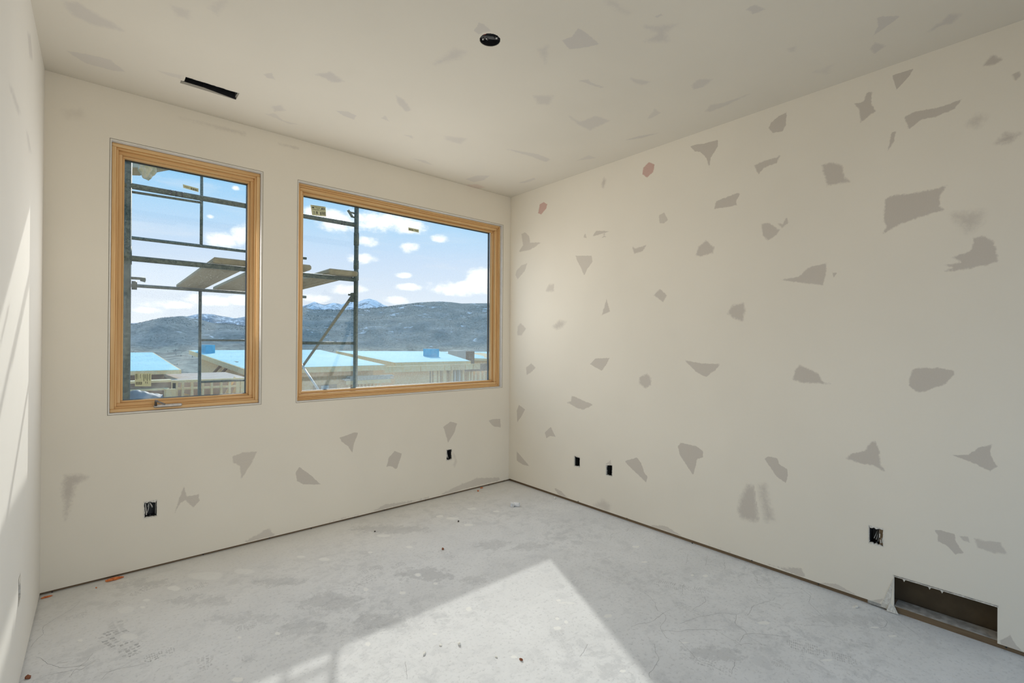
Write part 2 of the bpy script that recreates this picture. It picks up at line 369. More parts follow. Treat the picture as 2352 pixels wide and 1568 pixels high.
def ragged_ring(ax, d0, d1, outer, inset, n=11, seed=1, off=None):
    """torn drywall edge round a rectangular cut: a face ring with an uneven inner edge that turns back into the hole"""
    rnd = random.Random(seed); u0, u1, v0, v1 = outer; o = []; i = []
    def per(k, m):
        t = k/m
        return [(u0+(u1-u0)*t, v0, 0, 1), (u1, v0+(v1-v0)*t, -1, 0), (u1-(u1-u0)*t, v1, 0, -1), (u0, v1-(v1-v0)*t, 1, 0)]
    for side in range(4):
        for k in range(n):
            u, v, nu, nv = per(k, n)[side]
            dep = inset[side]*rnd.uniform(.45, 1.5)
            uu, vv = u+nu*dep, v+nv*dep
            uu = min(max(uu, u0+.002), u1-.002); vv = min(max(vv, v0+.002), v1-.002)
            if k == 0:
                pr = inset[side-1]; uu = u+(1 if u == u0 else -1)*max(.003, pr if nu == 0 else inset[side])*.8; vv = v+(1 if v == v0 else -1)*max(.003, pr)*.8
            o.append((u, v)); i.append((uu, vv))
    P = lambda d, q: tuple((lambda l: (l.insert(ax, d), l)[1])(list(q)))
    m = len(o); mb = MB()
    mb.add([P(d0, q) for q in o]+[P(d0, q) for q in i]+[P(d1, q) for q in i],
           [(k, (k+1) % m, m+(k+1) % m, m+k) for k in range(m)]+[(m+k, m+(k+1) % m, 2*m+(k+1) % m, 2*m+k) for k in range(m)])
    return mb

# ---------------------------------------------------------------- structure: drywall shell
TH = .016                                     # drywall thickness
W1 = (.045, .900, 1.022, 2.734)               # window openings x0,x1,z0,z1 in the drywall
W2 = (1.155, 3.226, 1.014, 2.732)
BOX_BACK = [(.224, .290, .336, .441), (2.533, 2.596, .341, .444)]
BOX_RIGHT = [(2.860, 2.928, .345, .440), (2.497, 2.562, .340, .438), (.631, .695, .352, .451)]
BOX_LEFT = [(2.872, 2.938, .358, .470)]
DUCT = (.180, .582, 0, .209)
SLOT = (.358, .656, 3.392, 3.497)
RND = (1.513, 1.924, .054)                    # ceiling box hole x, y, radius

def ripple_bottom(mb, z, amp, seed):          # uneven lower drywall edge
    rnd = random.Random(seed)
mb = panel(MB(), 1, YB, YB+TH, (XL-.05, XR+.05), (.016, H+.03), [W1, W2]+BOX_BACK)
wall_back = tag(mb.build('wall_back', M_WALL), kind='structure')
mb = panel(MB(), 0, XR, XR+TH, (YREAR-.05, YB), (.026, H+.03), BOX_RIGHT+[(DUCT[0], DUCT[1], -1, DUCT[3])])
wall_right = tag(mb.build('wall_right', M_WALL), kind='structure')
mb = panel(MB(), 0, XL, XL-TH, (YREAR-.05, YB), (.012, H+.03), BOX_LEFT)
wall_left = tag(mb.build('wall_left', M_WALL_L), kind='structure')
mb = panel(MB(), 1, YREAR, YREAR-TH, (XL-.05, XR+.05), (0, H+.03), [(.12, 2.95, -1, 2.70)])  # unseen opening invented to let the rear fill light in
wall_rear = tag(mb.build('wall_rear', M_WALL), kind='structure')
R2 = RND[2]+.02
mb = panel(MB(), 2, H, H+TH, (XL-.05, XR+.05), (YREAR-.05, YB+.05), [SLOT, (RND[0]-R2, RND[0]+R2, RND[1]-R2, RND[1]+R2)])
n = 96; rnd = random.Random(3)                # the ragged round cut for the ceiling box
inner = [(RND[0]+(RND[2]+(rr := rnd.uniform(-.0016, .0008)))*math.cos(2*math.pi*k/n), RND[1]+(RND[2]+rr)*math.sin(2*math.pi*k/n)) for k in range(n)]
outer = []
for k in range(n):
    c, s = math.cos(2*math.pi*k/n), math.sin(2*math.pi*k/n); t = R2/max(abs(c), abs(s)); outer.append((RND[0]+c*t, RND[1]+s*t))
mb.add([(*q, H) for q in outer]+[(*q, H) for q in inner]+[(*q, H+TH) for q in inner],
       [(k, (k+1) % n, n+(k+1) % n, n+k) for k in range(n)]+[(n+k, n+(k+1) % n, 2*n+(k+1) % n, 2*n+k) for k in range(n)])
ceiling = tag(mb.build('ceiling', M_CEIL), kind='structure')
mb = MB().box((XL-.3, YREAR-.4, -.15), (XR+.3, YB+.25, 0))
floor = tag(mb.build('floor', M_FLOOR), kind='structure')

# studs, sole plates and the far skin of each wall
MB().box((XL-.02, YB+TH, .0), (XR+.1, YB+TH+.09, .038)).build('sole_plate', M_PLATE_X, wall_back)
mb = MB()
for x0, x1 in ((XL-.3, W1[0]-.02), (W1[1]+.02, W2[0]-.02), (W2[1]+.02, XR+.3)): mb.box((x0, YB+.025, 0), (x1, YB+.162, H+.25))
for w in (W1, W2): mb.box((w[0]-.03, YB+.025, 0), (w[1]+.03, YB+.162, w[2]-.02)); mb.box((w[0]-.03, YB+.025, w[3]+.02), (w[1]+.03, YB+.162, H+.25))
# (framing is set back behind the electrical boxes)
mb2 = panel(MB(), 1, YB+.12, YB+.162, (XL-.3, XR+.3), (-.15, H+.3), [(w[0]-.03, w[1]+.03, w[2]-.03, w[3]+.03) for w in (W1, W2)])
mb2.build('exterior_sheathing', M_OSB, wall_back)
MB().box((XR+TH, YREAR, 0), (XR+TH+.09, YB, .038)).build('sole_plate', M_PLATE_Y, wall_right)
MB().box((XR+.125, YREAR-.1, -.05), (XR+.14, YB+.15, H+.3)).build('cavity_back', M_PAPER, wall_right)
for y in (DUCT[0]-.07, DUCT[1]+.03): MB().box((XR+TH, y, .038), (XR+.125, y+.038, .5)).build('stud', M_PLATE_Y, wall_right)
MB().box((XL-TH-.09, YREAR, 0), (XL-TH, YB, .038)).build('sole_plate', M_PLATE_Y, wall_left)
MB().box((XL-.14, YREAR-.1, -.05), (XL-.125, YB+.15, H+.3)).build('cavity_back', M_PAPER, wall_left)
MB().box((XL-.3, YREAR-.4, H+.24), (XR+.3, YB+.2, H+.27)).build('roof_deck_underside', M_PLY, ceiling)
MB().box((XR+.004, DUCT[0]+.001, .038), (XR+.105, DUCT[1]-.001, .0386)).build('dust_layer', M_DUST, wall_right)
# torn paper flaps and plaster beside the duct cut
def flap(pts, name='torn_paper'):
    a = [Vector(p) for p in pts]; k = len(a)
    MB().add([p for p in a]+[p+Vector((.0015, 0, 0)) for p in a], [tuple(range(k)), tuple(range(2*k-1, k-1, -1))]+[(i, (i+1) % k, k+(i+1) % k, k+i) for i in range(k)]).build(name, M_GYPSUM, wall_right)
X0 = XR-.002
flap([(X0, .584, .19), (X0, .602, .006), (X0, .640, .016), (X0, .612, .10)])
flap([(X0-.004, .560, .003), (X0-.012, .612, .003), (X0, .600, .05), (X0+.012, .588, .05)])
mb = ragged_ring(0, XR-.0008, XR+TH, (DUCT[0]-.004, DUCT[1]+.004, DUCT[3]-.007, DUCT[3]+.004), (.004, .001, .001, .001), n=26, seed=5)
mb.build('cut_edge', M_GYPSUM, wall_right)
for y0 in (.538, .432, .383):                 # plaster drips hanging from the cut
    MB().add([(XR, y0-.008, .206), (XR, y0+.008, .206), (XR+.002, y0, .188), (XR+.006, y0, .204)], [(0,1,2),(0,2,3),(1,3,2)]).build('plaster_drip', M_GYPSUM, wall_right)
MB().box((XR+.001, .625, .008), (XR+.018, .70, .026)).build('shim', M_STEEL, wall_right)

# drywall screws along the lower edges
for px, py in [(467, 1273), (619, 1235), (715, 1213), (815, 1187), (883, 1171), (978, 1148), (1044, 1132), (1123, 1113), (1158, 1103), (120, 1359)]:
    p = onplane(px, py, 1, YB-.0006); MB().tube([p-Vector((0, .0004, 0)), p+Vector((0, .002, 0))], .0042, 8).build('screw', M_SCREW, wall_back)
for px, py in [(1328, 1151), (1440, 1190), (1727, 1287), (1880, 1341), (2036, 1395), (2038, 1403), (2311, 1486), (1590, 1247)]:
    p = onplane(px, py, 0, XR-.0006); MB().tube([p-Vector((.0004, 0, 0)), p+Vector((.002, 0, 0))], .0042, 8).build('screw', M_SCREW, wall_right)

# ---------------------------------------------------------------- patches on drywall and floor (colour marks, shaped)
def poly_sd(P, poly):
    """signed distance (inside positive) of points to a polygon"""
    a = np.array(poly); b = np.roll(a, -1, 0); d = np.full(len(P), 1e9); ins = np.zeros(len(P), bool)
    for p, q in zip(a, b):
        e = q-p; w = P-p; t = np.clip((w@e)/(e@e+1e-12), 0, 1); d = np.minimum(d, np.linalg.norm(w-t[:, None]*e, axis=1))
        c = ((p[1] <= P[:, 1]) != (q[1] <= P[:, 1])); s = p[0]+(P[:, 1]-p[1])*(q[0]-p[0])/((q[1]-p[1]) if q[1] != p[1] else 1e-9)
        ins ^= c & (P[:, 0] < s)
    return np.where(ins, d, -d)
def wind_up(ax, val): return (ax == 2 and val < 1) or (ax == 0 and val < 0)
def mark_mesh(name, parent, mt, ax, val, poly, soft, strength, pink, wmin=.004, cells=26, vmin=None):
    A = np.array(poly); lo, hi = A.min(0), A.max(0); w = wmin+soft*.028
    ext = max(hi-lo); h = min(max(ext/cells, .003), .02); w = max(w, h*.9)
    lo = lo-w*1.6; hi = hi+w*1.6; nu, nv = (np.ceil((hi-lo)/h).astype(int)+1)
    g = np.stack(np.meshgrid(lo[0]+np.arange(nu)*h, lo[1]+np.arange(nv)*h, indexing='ij'), -1).reshape(-1, 2)
    mk = np.clip(.5+poly_sd(g, poly)/(2*w), 0, 1)
    idx = np.arange(nu*nv).reshape(nu, nv); q = np.stack([idx[:-1, :-1], idx[1:, :-1], idx[1:, 1:], idx[:-1, 1:]], -1).reshape(-1, 4)
    q = q[(mk[q] > .02).any(1)]
    used = np.unique(q); rem = -np.ones(nu*nv, int); rem[used] = np.arange(len(used)); q = rem[q]; g = g[used]; mk = mk[used]
    if vmin is not None: g[:, 1] = np.maximum(g[:, 1], vmin)
    mark_mesh.n = getattr(mark_mesh, 'n', 0)+1; off = (mark_mesh.n % 12)*(.000005 if wmin < .02 else .000004)   # each mark lies a hair above the last one
    val = val+(off if wind_up(ax, val) else -off)
    v = np.insert(g, ax, val, axis=1)
    me = bpy.data.meshes.new(name); me.from_pydata(v.tolist(), [], q.tolist()); me.update()
    ca = me.color_attributes.new('patch', 'FLOAT_COLOR', 'POINT')
    buf = np.stack([mk, np.full(len(mk), soft), np.full(len(mk), strength), np.full(len(mk), 1.0-pink)], -1).astype(np.float32)
    ca.data.foreach_set('color', buf.ravel())
    return link(name, me, mt, parent)
def parse(txt):
    out = []
    for ln in txt.strip().splitlines():
        h, pts = ln.split(':'); s, st, pk = (float(x) for x in h.split())
        out.append((s, st, pk, [tuple(float(v) for v in q.split(',')) for q in pts.split()]))
    return out
# softness strength pink : outline
RIGHT_PATCHES = '''
.2 .8 1:1236,489 1240,469 1249,464 1257,469 1254,479 1243,492
.25 .8 0:1198,538 1205,533 1216,543 1217,558 1244,556 1219,573 1191,579 1201,563
.25 .7 0:1186,622 1198,609 1211,604 1206,622 1189,641 1184,632
.6 .7 0:1254,668 1262,653 1272,653 1272,668
.1 .8 0:1322,587 1359,587 1361,601 1349,617 1342,632 1333,612 1326,599
.05 .9 0:1360,543 1369,530 1401,531
.2 .8 0:1340,545 1344,535 1348,547
.7 .9 0:1382,423 1387,410 1391,415 1386,431
.2 .8 1:1475,400 1478,385 1490,372 1503,378 1500,395 1486,408
.15 .75 0:1515,512 1514,494 1525,488 1534,505 1524,513
.3 .9 0:1453,567 1461,571 1484,563 1476,576 1457,582
.4 .95 0:1599,586 1604,566 1622,553 1640,568 1637,581 1609,589
.3 .9 0:1501,678 1516,664 1532,678 1523,693
.3 .9 0:1382,723 1393,688 1401,715
.8 .8 0:1270,749 1285,737 1300,739 1293,749 1277,755
.4 .7 0:1188,770 1189,749 1196,742 1208,755 1198,770
.5 1 0:1670,721 1683,701 1708,697 1711,714 1706,739 1683,729
.2 1 0:1640,480 1645,462 1693,443 1700,445 1691,461 1693,471 1660,477
.3 .8 0:1208,844 1220,834 1230,844 1220,855 1210,861
.15 .9 0:1355,836 1368,823 1400,822 1393,836 1382,851 1368,844
.45 .9 0:1469,881 1470,867 1486,858 1495,869 1495,883 1483,892
.15 .95 0:1573,827 1609,834 1654,836 1643,850 1622,866 1598,853
.15 .9 0:1300,923 1312,921 1313,909 1323,912 1362,929 1340,941 1323,935
.05 .9 0:1188,969 1187,942 1192,930 1206,940 1196,959
.1 .9 0:1251,993 1265,980 1276,1003 1264,1001 1255,1006
.1 .9 0:1187,1036 1216,1070 1202,1067 1187,1058
.1 1 0:1435,1059 1463,1050 1473,1063 1480,1086 1487,1094 1484,1108 1466,1090 1449,1074
.1 1 0:1557,1024 1564,1017 1598,1024 1615,1036 1615,1050 1601,1055 1592,1091 1581,1074 1561,1043
.8 1 0:1697,1175 1699,1147 1718,1115 1732,1118 1738,1153 1741,1192 1730,1198 1704,1190
1 .95 0:1746,1116 1757,1114 1765,1150 1775,1192 1760,1194 1750,1150
.1 .8 0:1392,1066 1403,1055 1404,1066
.15 1 0:1765,294 1772,280 1789,266 1807,258 1805,288 1798,302 1775,305
.25 1 0:1733,380 1755,369 1786,360 1794,355 1783,374 1755,385 1743,399
.4 1 0:1889,380 1905,373 1933,380 1938,405 1951,417 1900,426
.25 1 0:1994,211 2002,211 2001,236 2011,255 1976,281 1973,250 1961,238 1983,233
.05 1 0:2049,173 2099,157 2088,175 2059,207
.2 1 0:2077,268 2102,256 2144,250 2171,241 2210,227 2193,250 2149,269 2116,274 2088,297
.2 1 0:2048,304 2058,302 2053,324 2040,345
.8 1 0:2293,327 2310,308 2338,309 2315,327
.4 1 0:2260,150 2271,133 2282,126 2303,136 2285,147
.3 .9 0:2325,172 2342,164 2340,177 2332,184
1 .8 0:2229,283 2243,269 2258,270 2243,288
.3 1 0:2030,505 2033,458 2047,451 2138,437 2177,424 2157,450 2160,475 2171,482 2105,500 2069,514 2041,528 2029,536 2037,522
1 .8 0:2191,494 2252,488 2250,511 2227,530 2207,516
.3 1 0:2234,566 2235,547 2260,541 2282,555 2289,577 2293,600 2268,609 2193,622 2171,623 2168,620 2193,616 2171,608 2207,602 2188,591 2227,577
.25 1 0:1793,642 1833,636 1855,615 1900,604 1898,627 1890,655 1825,647
.3 1 0:1749,514 1767,512 1790,528 1783,539 1764,551 1753,541
.3 .9 0:1786,514 1797,514 1807,500 1810,511 1797,523
.1 .9 0:1912,626 1922,627 1915,637
.35 1 0:1821,872 1828,845 1837,838 1856,848 1879,857 1891,878 1909,881 1879,881 1843,878
.25 1 0:2087,884 2095,851 2108,845 2162,845 2191,851 2191,861 2172,881 2143,891 2114,902 2095,892
.1 1 0:1756,1053 1764,1048 1786,1052 1789,1065 1808,1077 1809,1093 1805,1109 1783,1093
.3 1 0:1944,1052 1958,1042 1987,1034 2000,1017 2011,1014 2019,1036 2022,1068 2032,1081 2012,1071 1977,1064
.15 1 0:2189,1045 2223,1045 2248,1028 2277,1020 2274,1042 2290,1071 2274,1082 2242,1065 2210,1053
.15 1 0:2145,1216 2165,1219 2194,1227 2194,1243 2213,1269 2194,1272 2175,1253 2156,1243 2153,1227
.3 .8 0:2240,1237 2255,1240 2299,1246 2312,1272 2280,1269 2245,1257
.2 .8 0:2200,1228 2222,1233 2228,1246 2214,1242
.1 1 0:1585,336 1599,332 1617,330 1649,321 1649,336 1632,363 1629,385 1623,363 1608,348 1596,347
.1 .8 0:1272,1120 1290,1128 1305,1147 1350,1160 1352,1168 1285,1141
.9 .7 0:1365,1160 1385,1148 1402,1160 1395,1180
.1 .8 0:1485,1206 1530,1208 1572,1236 1566,1240
.1 .85 0:1612,1252 1650,1258 1700,1282 1790,1302 1840,1305 1852,1330 1800,1318 1700,1292
.05 .8 0:1880,1338 1920,1340 1968,1366 1960,1374
.05 .8 0:2000,1384 2028,1375 2020,1397
.1 .9 0:2296,1470 2320,1458 2332,1480 2352,1500 2352,1512 2300,1490
.2 .8 0:1382,546 1388,540 1392,544'''
BACK_PATCHES = '''
.7 1 0:144,1117 150,1093 182,1090 200,1096 173,1111 164,1149 151,1191 150,1158
.2 .9 0:400,1181 417,1129 423,1118 429,1140 456,1135 459,1149 444,1167 426,1148 414,1155
.25 .8 0:533,1048 557,1039 590,1036 581,1057 566,1081 554,1099 551,1069 536,1063
.08 1 0:679,1084 688,1072 712,1090 737,1112 697,1112 682,1105
.08 1 0:780,1005 813,993 822,994 813,1019 809,1040 800,1025 785,1014
.2 1 0:888,1071 893,1050 907,1035 923,1042 913,1073 910,1078 900,1071
.08 1 0:1018,980 1035,968 1050,972 1043,994 1029,1016 1024,997
.15 .9 0:1122,966 1132,962 1149,962 1150,981 1134,979
.5 .5 0:1040,1040 1046,1045 1050,1060 1044,1072 1041,1068 1044,1056
.12 .7 0:432,1285 500,1262 560,1245 618,1212 632,1230 712,1212 700,1219 620,1241 500,1274
.12 .75 0:748,1206 790,1188 850,1176 885,1158 960,1148 985,1140 985,1150 900,1171 790,1205
.12 .7 0:1003,1139 1060,1112 1095,1098 1145,1096 1148,1103 1100,1114 1010,1142
.6 .5 0:412,270 470,282 563,304 562,310 480,290
.5 .5 0:640,329 686,339 684,342 645,333
.9 .35 0:150,255 185,252 190,268 155,270'''
CEIL_PATCHES = '''
.7 .75 0:148,2 178,6 223,33 259,54 282,70 247,63 211,57 178,42 157,24
.3 .75 0:148,115 205,125 253,137 288,165 259,162 199,146 178,134
.7 .6 0:393,12 437,24 434,45 407,36
.4 .6 0:360,161 419,173 416,182 384,173
.3 .8 0:604,170 625,167 630,182 613,179
.6 .9 0:726,171 759,164 790,187 767,190
.6 .8 0:625,244 645,241 654,253 631,256
.4 .6 0:610,262 631,260 651,277 693,287 663,284
.5 .8 0:910,220 929,229 944,253 932,256 914,238
.3 .85 0:771,254 798,256 819,265 813,275 789,266
.3 .7 0:876,271 885,266 895,280
.9 .7 0:998,148 1045,113 1069,117 1057,133
.15 .8 0:1088,71 1100,52 1111,55 1129,71 1114,73 1099,79
.2 .95 0:1289,92 1313,85 1328,64 1349,77 1376,101 1349,109 1307,113
.7 .7 0:1236,113 1260,104 1257,128 1251,146 1245,128
.7 .7 0:1227,220 1271,220 1260,241 1236,238
.3 .75 0:1328,185 1352,182 1358,190 1385,199 1400,198 1382,202 1349,192
.6 .75 0:1307,266 1331,280 1370,266 1400,277 1355,299 1328,286
.8 .7 0:1021,313 1072,318 1057,330 1024,321
.3 .75 0:1158,341 1236,354 1265,366 1254,372 1212,357
.5 .7 0:947,363 977,369 995,379 974,374
.3 .75 0:1069,411 1096,403 1126,403 1111,414 1087,418
.4 .35 1:1069,424 1096,423 1114,430 1090,435
.4 .7 0:1191,420 1227,408 1230,412 1206,420
.4 .7 0:929,310 947,311 947,318
.8 .8 0:1483,60 1551,57 1527,74 1533,95 1483,95 1510,77
.3 .85 0:1715,21 1733,10 1757,22 1730,33
.9 .7 0:1390,2 1414,6 1441,30 1423,24
.2 .8 0:1504,39 1518,32 1520,35 1510,40
.5 .75 0:1447,179 1498,188 1474,196 1456,189
.5 .75 0:1587,196 1605,182 1635,182 1617,199 1593,205
.5 .7 0:1620,256 1632,241 1664,235 1721,216 1658,247 1629,257
.4 .6 0:1486,274 1504,250 1518,259 1498,271
.3 .75 0:1431,323 1468,312 1515,305 1474,317
.4 .6 0:1325,369 1352,356 1370,363
.2 .85 0:2013,42 2027,37 2069,37 2047,53 2005,83 2016,61
.6 .85 0:2135,72 2182,33 2207,33 2188,53 2155,61
.4 .8 0:1999,111 2010,97 2033,105 2010,122
.9 .5 0:1870,165 1910,150 1900,168
.5 .6 0:1808,112 1826,106 1830,120 1815,118
.6 .5 0:480,20 505,0 520,0 500,36'''
LEFT_PATCHES = '''
.6 .6 0:20,195 28,200 48,260 40,258
.6 .6 0:63,75 70,80 75,135 68,130
.6 .5 0:60,300 66,310 72,350 66,345'''
for txt, wl, mt, ax, val in ((RIGHT_PATCHES, wall_right, M_WALL, 0, XR-.00005), (BACK_PATCHES, wall_back, M_WALL, 1, YB-.00005),
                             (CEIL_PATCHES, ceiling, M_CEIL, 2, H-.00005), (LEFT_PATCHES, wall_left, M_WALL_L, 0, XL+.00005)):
    for s, st, pk, pts in parse(txt):
        pl = []
        for px, py in pts:
            p = onplane(px, py, ax, val); q = [p[i] for i in range(3) if i != ax]
            if ax == 1: q[1] = max(q[1], .0165)
            if ax == 0 and wl is wall_right: q[1] = max(q[1], .0265)
            pl.append(q)
        mark_mesh('filler_patch' if not pk else 'pink_filler_patch', wl, mt, ax, val, pl, s, st, pk, vmin=.0165 if ax == 1 else .0265 if wl is wall_right else None)
# floor: boot prints, splashes of plaster, hairline cracks
def boot_print(heel, toe, strength, style, seed, width=None):
    rnd = random.Random(seed)
    a = onplane(*heel, 2, 0); b = onplane(*toe, 2, 0); L = (b-a).length; t = (b-a)/L; s = Vector((-t.y, t.x, 0)); k = L/.30; width = max(.105, .075/k)
    half = lambda u: width/2*k*(.72 if u < .28 else .60 if u < .42 else .60+.40*math.sin((u-.42)/.58*math.pi*.80+.15))*(1 if .06 < u < .93 else .6)
    vs, fs, cs = [], [], []
    def quad(c, du, dv, ang, st):
        i = len(vs); ca, sa = math.cos(ang), math.sin(ang)
        for (x, y) in ((-du, -dv), (du*.1, -dv*1.1), (du, -dv*.8), (du*.8, dv), (-du*.1, dv*.9), (-du, dv*.8)):
            x *= rnd.uniform(.6, 1.3); y *= rnd.uniform(.65, 1.15)
            x2, y2 = x*ca-y*sa, x*sa+y*ca; p = a+t*(c[0]+x2)+s*(c[1]+y2); vs.append((p.x, p.y, .00012+(seed-40)*.000001)); cs.append((.60, 0, st, 1))
        fs.append((i, i+1, i+2, i+3, i+4, i+5))
    rows = {'lug': 13, 'bar': 26, 'fine': 32}[style]
    for r in range(rows):
        u = (r+.5)/rows
        if .33 < u < .40: continue
        hw = half(u); nc = {'lug': 4, 'bar': 2, 'fine': 4}[style]
        for c in range(nc):
            if rnd.random() < .18: continue
            v = ((c+.5)/nc*2-1)*hw; ang = {'lug': rnd.uniform(-.5, .5), 'bar': (.25 if v > 0 else -.25), 'fine': .1}[style]
            quad((u*L, v), L/rows*(.36 if style != 'bar' else .26), hw/nc*.80, ang, strength*rnd.uniform(.5, 1.1))
    me = bpy.data.meshes.new('boot_print'); me.from_pydata(vs, [], fs); me.update()
    ca = me.color_attributes.new('patch', 'FLOAT_COLOR', 'POINT'); ca.data.foreach_set('color', np.array(cs, np.float32).ravel())
    return link('boot_print', me, M_FLOOR, floor)
for i, (h, t, st, sty) in enumerate([((312, 1504), (250, 1448), .75, 'lug'), ((276, 1452), (262, 1426), .6, 'bar'), ((402, 1490), (330, 1516), .75, 'lug'), ((474, 1538), (470, 1504), .5, 'lug'), ((590, 1502), (556, 1518), .35, 'bar'),
        ((1968, 1520), (1806, 1474), .55, 'fine'), ((1816, 1536), (1772, 1514), .55, 'bar'), ((1622, 1358), (1502, 1338), .4, 'bar'), ((2008, 1484), (1936, 1472), .45, 'bar'),
        ((1618, 1412), (1550, 1385), .35, 'fine'), ((300, 1368), (360, 1340), .5, 'lug'), ((425, 1355), (480, 1338), .5, 'lug'), ((395, 1384), (425, 1370), .45, 'lug'), ((470, 1386), (515, 1366), .45, 'bar'),
        ((610, 1350), (640, 1338), .4, 'lug'), ((690, 1412), (760, 1395), .35, 'bar'), ((830, 1315), (880, 1300), .45, 'lug'), ((900, 1305), (930, 1292), .5, 'lug'), ((800, 1358), (860, 1320), .4, 'lug'),
        ((540, 1445), (590, 1432), .5, 'lug'), ((620, 1470), (680, 1445), .4, 'bar'), ((1050, 1280), (1010, 1262), .4, 'lug'), ((985, 1285), (955, 1272), .4, 'bar'), ((1310, 1500), (1270, 1440), .2, 'fine'), ((1450, 1340), (1400, 1325), .3, 'fine'),
        ((1800, 1395), (1710, 1370), .3, 'fine'), ((1680, 1540), (1590, 1510), .4, 'lug'), ((250, 1395), (280, 1380), .35, 'lug'), ((150, 1420), (200, 1410), .35, 'lug')]):
    boot_print(h, t, st, sty, 40+i)
def ell(px, py, w, h, n=9, seed=0):
    rnd = random.Random(seed); return [(px+w*math.cos(2*math.pi*k/n)*rnd.uniform(.75, 1.2), py+h*math.sin(2*math.pi*k/n)*rnd.uniform(.75, 1.2)) for k in range(n)]
SPL = [(296, 1462, 20, 8), (184, 1470, 7, 3), (336, 1378, 8, 3), (328, 1394, 6, 3), (290, 1400, 20, 8), (400, 1350, 14, 6), (840, 1353, 6, 4), (924, 1361, 9, 4), (638, 1454, 7, 4), (550, 1463, 5, 3), (845, 1478, 7, 5),
       (545, 1560, 14, 6), (1077, 1398, 7, 5), (1303, 1384, 22, 3), (1283, 1378, 6, 3), (1396, 1414, 9, 5), (1280, 1442, 11, 4), (1620, 1322, 7, 3), (1755, 1430, 16, 4), (1571, 1475, 12, 2), (1590, 1320, 4, 2), (1962, 1393, 6, 3),
       (745, 1284, 12, 4), (690, 1278, 10, 3), (880, 1230, 16, 3), (850, 1268, 6, 2), (940, 1256, 8, 3), (1040, 1190, 14, 3), (1010, 1185, 10, 3), (1075, 1205, 12, 3), (1085, 1168, 10, 3), (1140, 1174, 9, 2), (1000, 1455, 5, 3), (1280, 1420, 5, 3), (1300, 1428, 5, 4),
       (1430, 1540, 8, 3), (1180, 1508, 8, 3), (470, 1322, 40, 10), (560, 1312, 26, 7), (2050, 1460, 12, 3), (1900, 1515, 14, 3), (2010, 1440, 10, 2), (1480, 1290, 8, 2), (1460, 1255, 10, 3), (960, 1320, 6, 4), (1000, 1340, 6, 3)]
for i, (px, py, w, h) in enumerate(SPL):
    pl = [tuple(onplane(*q, 2, .0006)[:2]) for q in ell(px, py, w, h, seed=i)]
    mark_mesh('plaster_splash', floor, M_FLOOR, 2, .00020, pl, .1, .8 if w < 20 else .45, 1, wmin=.002, cells=12)
for i, (px, py, w, h, st) in enumerate([(900, 1215, 90, 9, .3), (560, 1420, 90, 10, .22), (760, 1380, 70, 18, .3), (980, 1320, 60, 16, .35), (1130, 1250, 40, 10, .3), (870, 1430, 60, 20, .28), (640, 1335, 60, 8, .3), (1640, 1500, 70, 18, .3), (1200, 1255, 60, 9, .25),
                                       (700, 1440, 60, 14, .25), (1090, 1330, 40, 8, .25), (1930, 1420, 90, 10, .2), (470, 1380, 80, 10, .25), (330, 1340, 60, 8, .25)]):
    pl = [tuple(onplane(*q, 2, .0004)[:2]) for q in ell(px, py, w, h, 12, seed=90+i)]
    mark_mesh('scuffed_patch', floor, M_FLOOR, 2, .00005, pl, .9, st, 0, wmin=.03, cells=24)
def crack_strip(mb, a, b, seed, w=.0006):
    rnd = random.Random(seed); a = onplane(*a, 2, 0); b = onplane(*b, 2, 0); n = max(8, int((b-a).length/.012)); d = (b-a)/n; s = Vector((-d.y, d.x, 0)).normalized(); off = 0; drift = 0; pts = []
    for k in range(n+1):
        drift = drift*.82+rnd.uniform(-.0055, .0055); off += drift; pts.append(a+d*k+s*off*(1 if k < n else 1))
    vs = []
    for k, p in enumerate(pts):
        e = (pts[min(k+1, n)]-pts[max(k-1, 0)]).normalized(); q = Vector((-e.y, e.x, 0))*w*rnd.uniform(.5, 1.1)
        vs += [(p.x-q.x, p.y-q.y, .00038), (p.x+q.x, p.y+q.y, .00038)]
    mb.add(vs, [(2*k, 2*k+1, 2*k+3, 2*k+2) for k in range(n)])
mb = MB()
for i, (a, b) in enumerate([((80, 1510), (125, 1560)), ((105, 1550), (205, 1532)), ((160, 1555), (230, 1520)), ((215, 1500), (190, 1545)), ((300, 1520), (262, 1558)), ((230, 1545), (290, 1555)), ((120, 1530), (160, 1520)), ((185, 1380), (190, 1450)),
        ((1625, 1275), (1630, 1300)), ((1580, 1272), (1590, 1295)), ((1665, 1290), (1660, 1305)), ((1480, 1360), (1560, 1470)), ((1520, 1450), (1640, 1430)), ((1620, 1370), (1615, 1412)), ((1560, 1430), (1690, 1400)), ((1780, 1360), (1850, 1370)), ((1725, 1310), (1775, 1350)),
        ((1840, 1350), (1855, 1410)), ((1560, 1470), (1670, 1540)), ((1700, 1475), (1770, 1436)), ((1640, 1445), (1665, 1482)), ((1505, 1480), (1520, 1560)), ((1685, 1515), (1690, 1550)), ((2005, 1405), (2030, 1445)), ((1450, 1440), (1560, 1425)), ((1350, 1480), (1320, 1500)), ((1570, 1340), (1580, 1380)),
        ((1780, 1372), (1690, 1395)), ((1815, 1350), (1780, 1375)), ((930, 1520), (936, 1560)), ((1690, 1410), (1740, 1480)), ((1930, 1440), (1890, 1460)), ((1730, 1480), (1700, 1490)), ((2060, 1420), (2075, 1450)), ((1400, 1240), (1460, 1215))]):
    crack_strip(mb, a, b, i)
o = mb.build('hairline_cracks', mat('crack_line', speck((.27, .265, .26), (.33, .325, .32), 30, .9)), floor); o['kind'] = 'stuff'

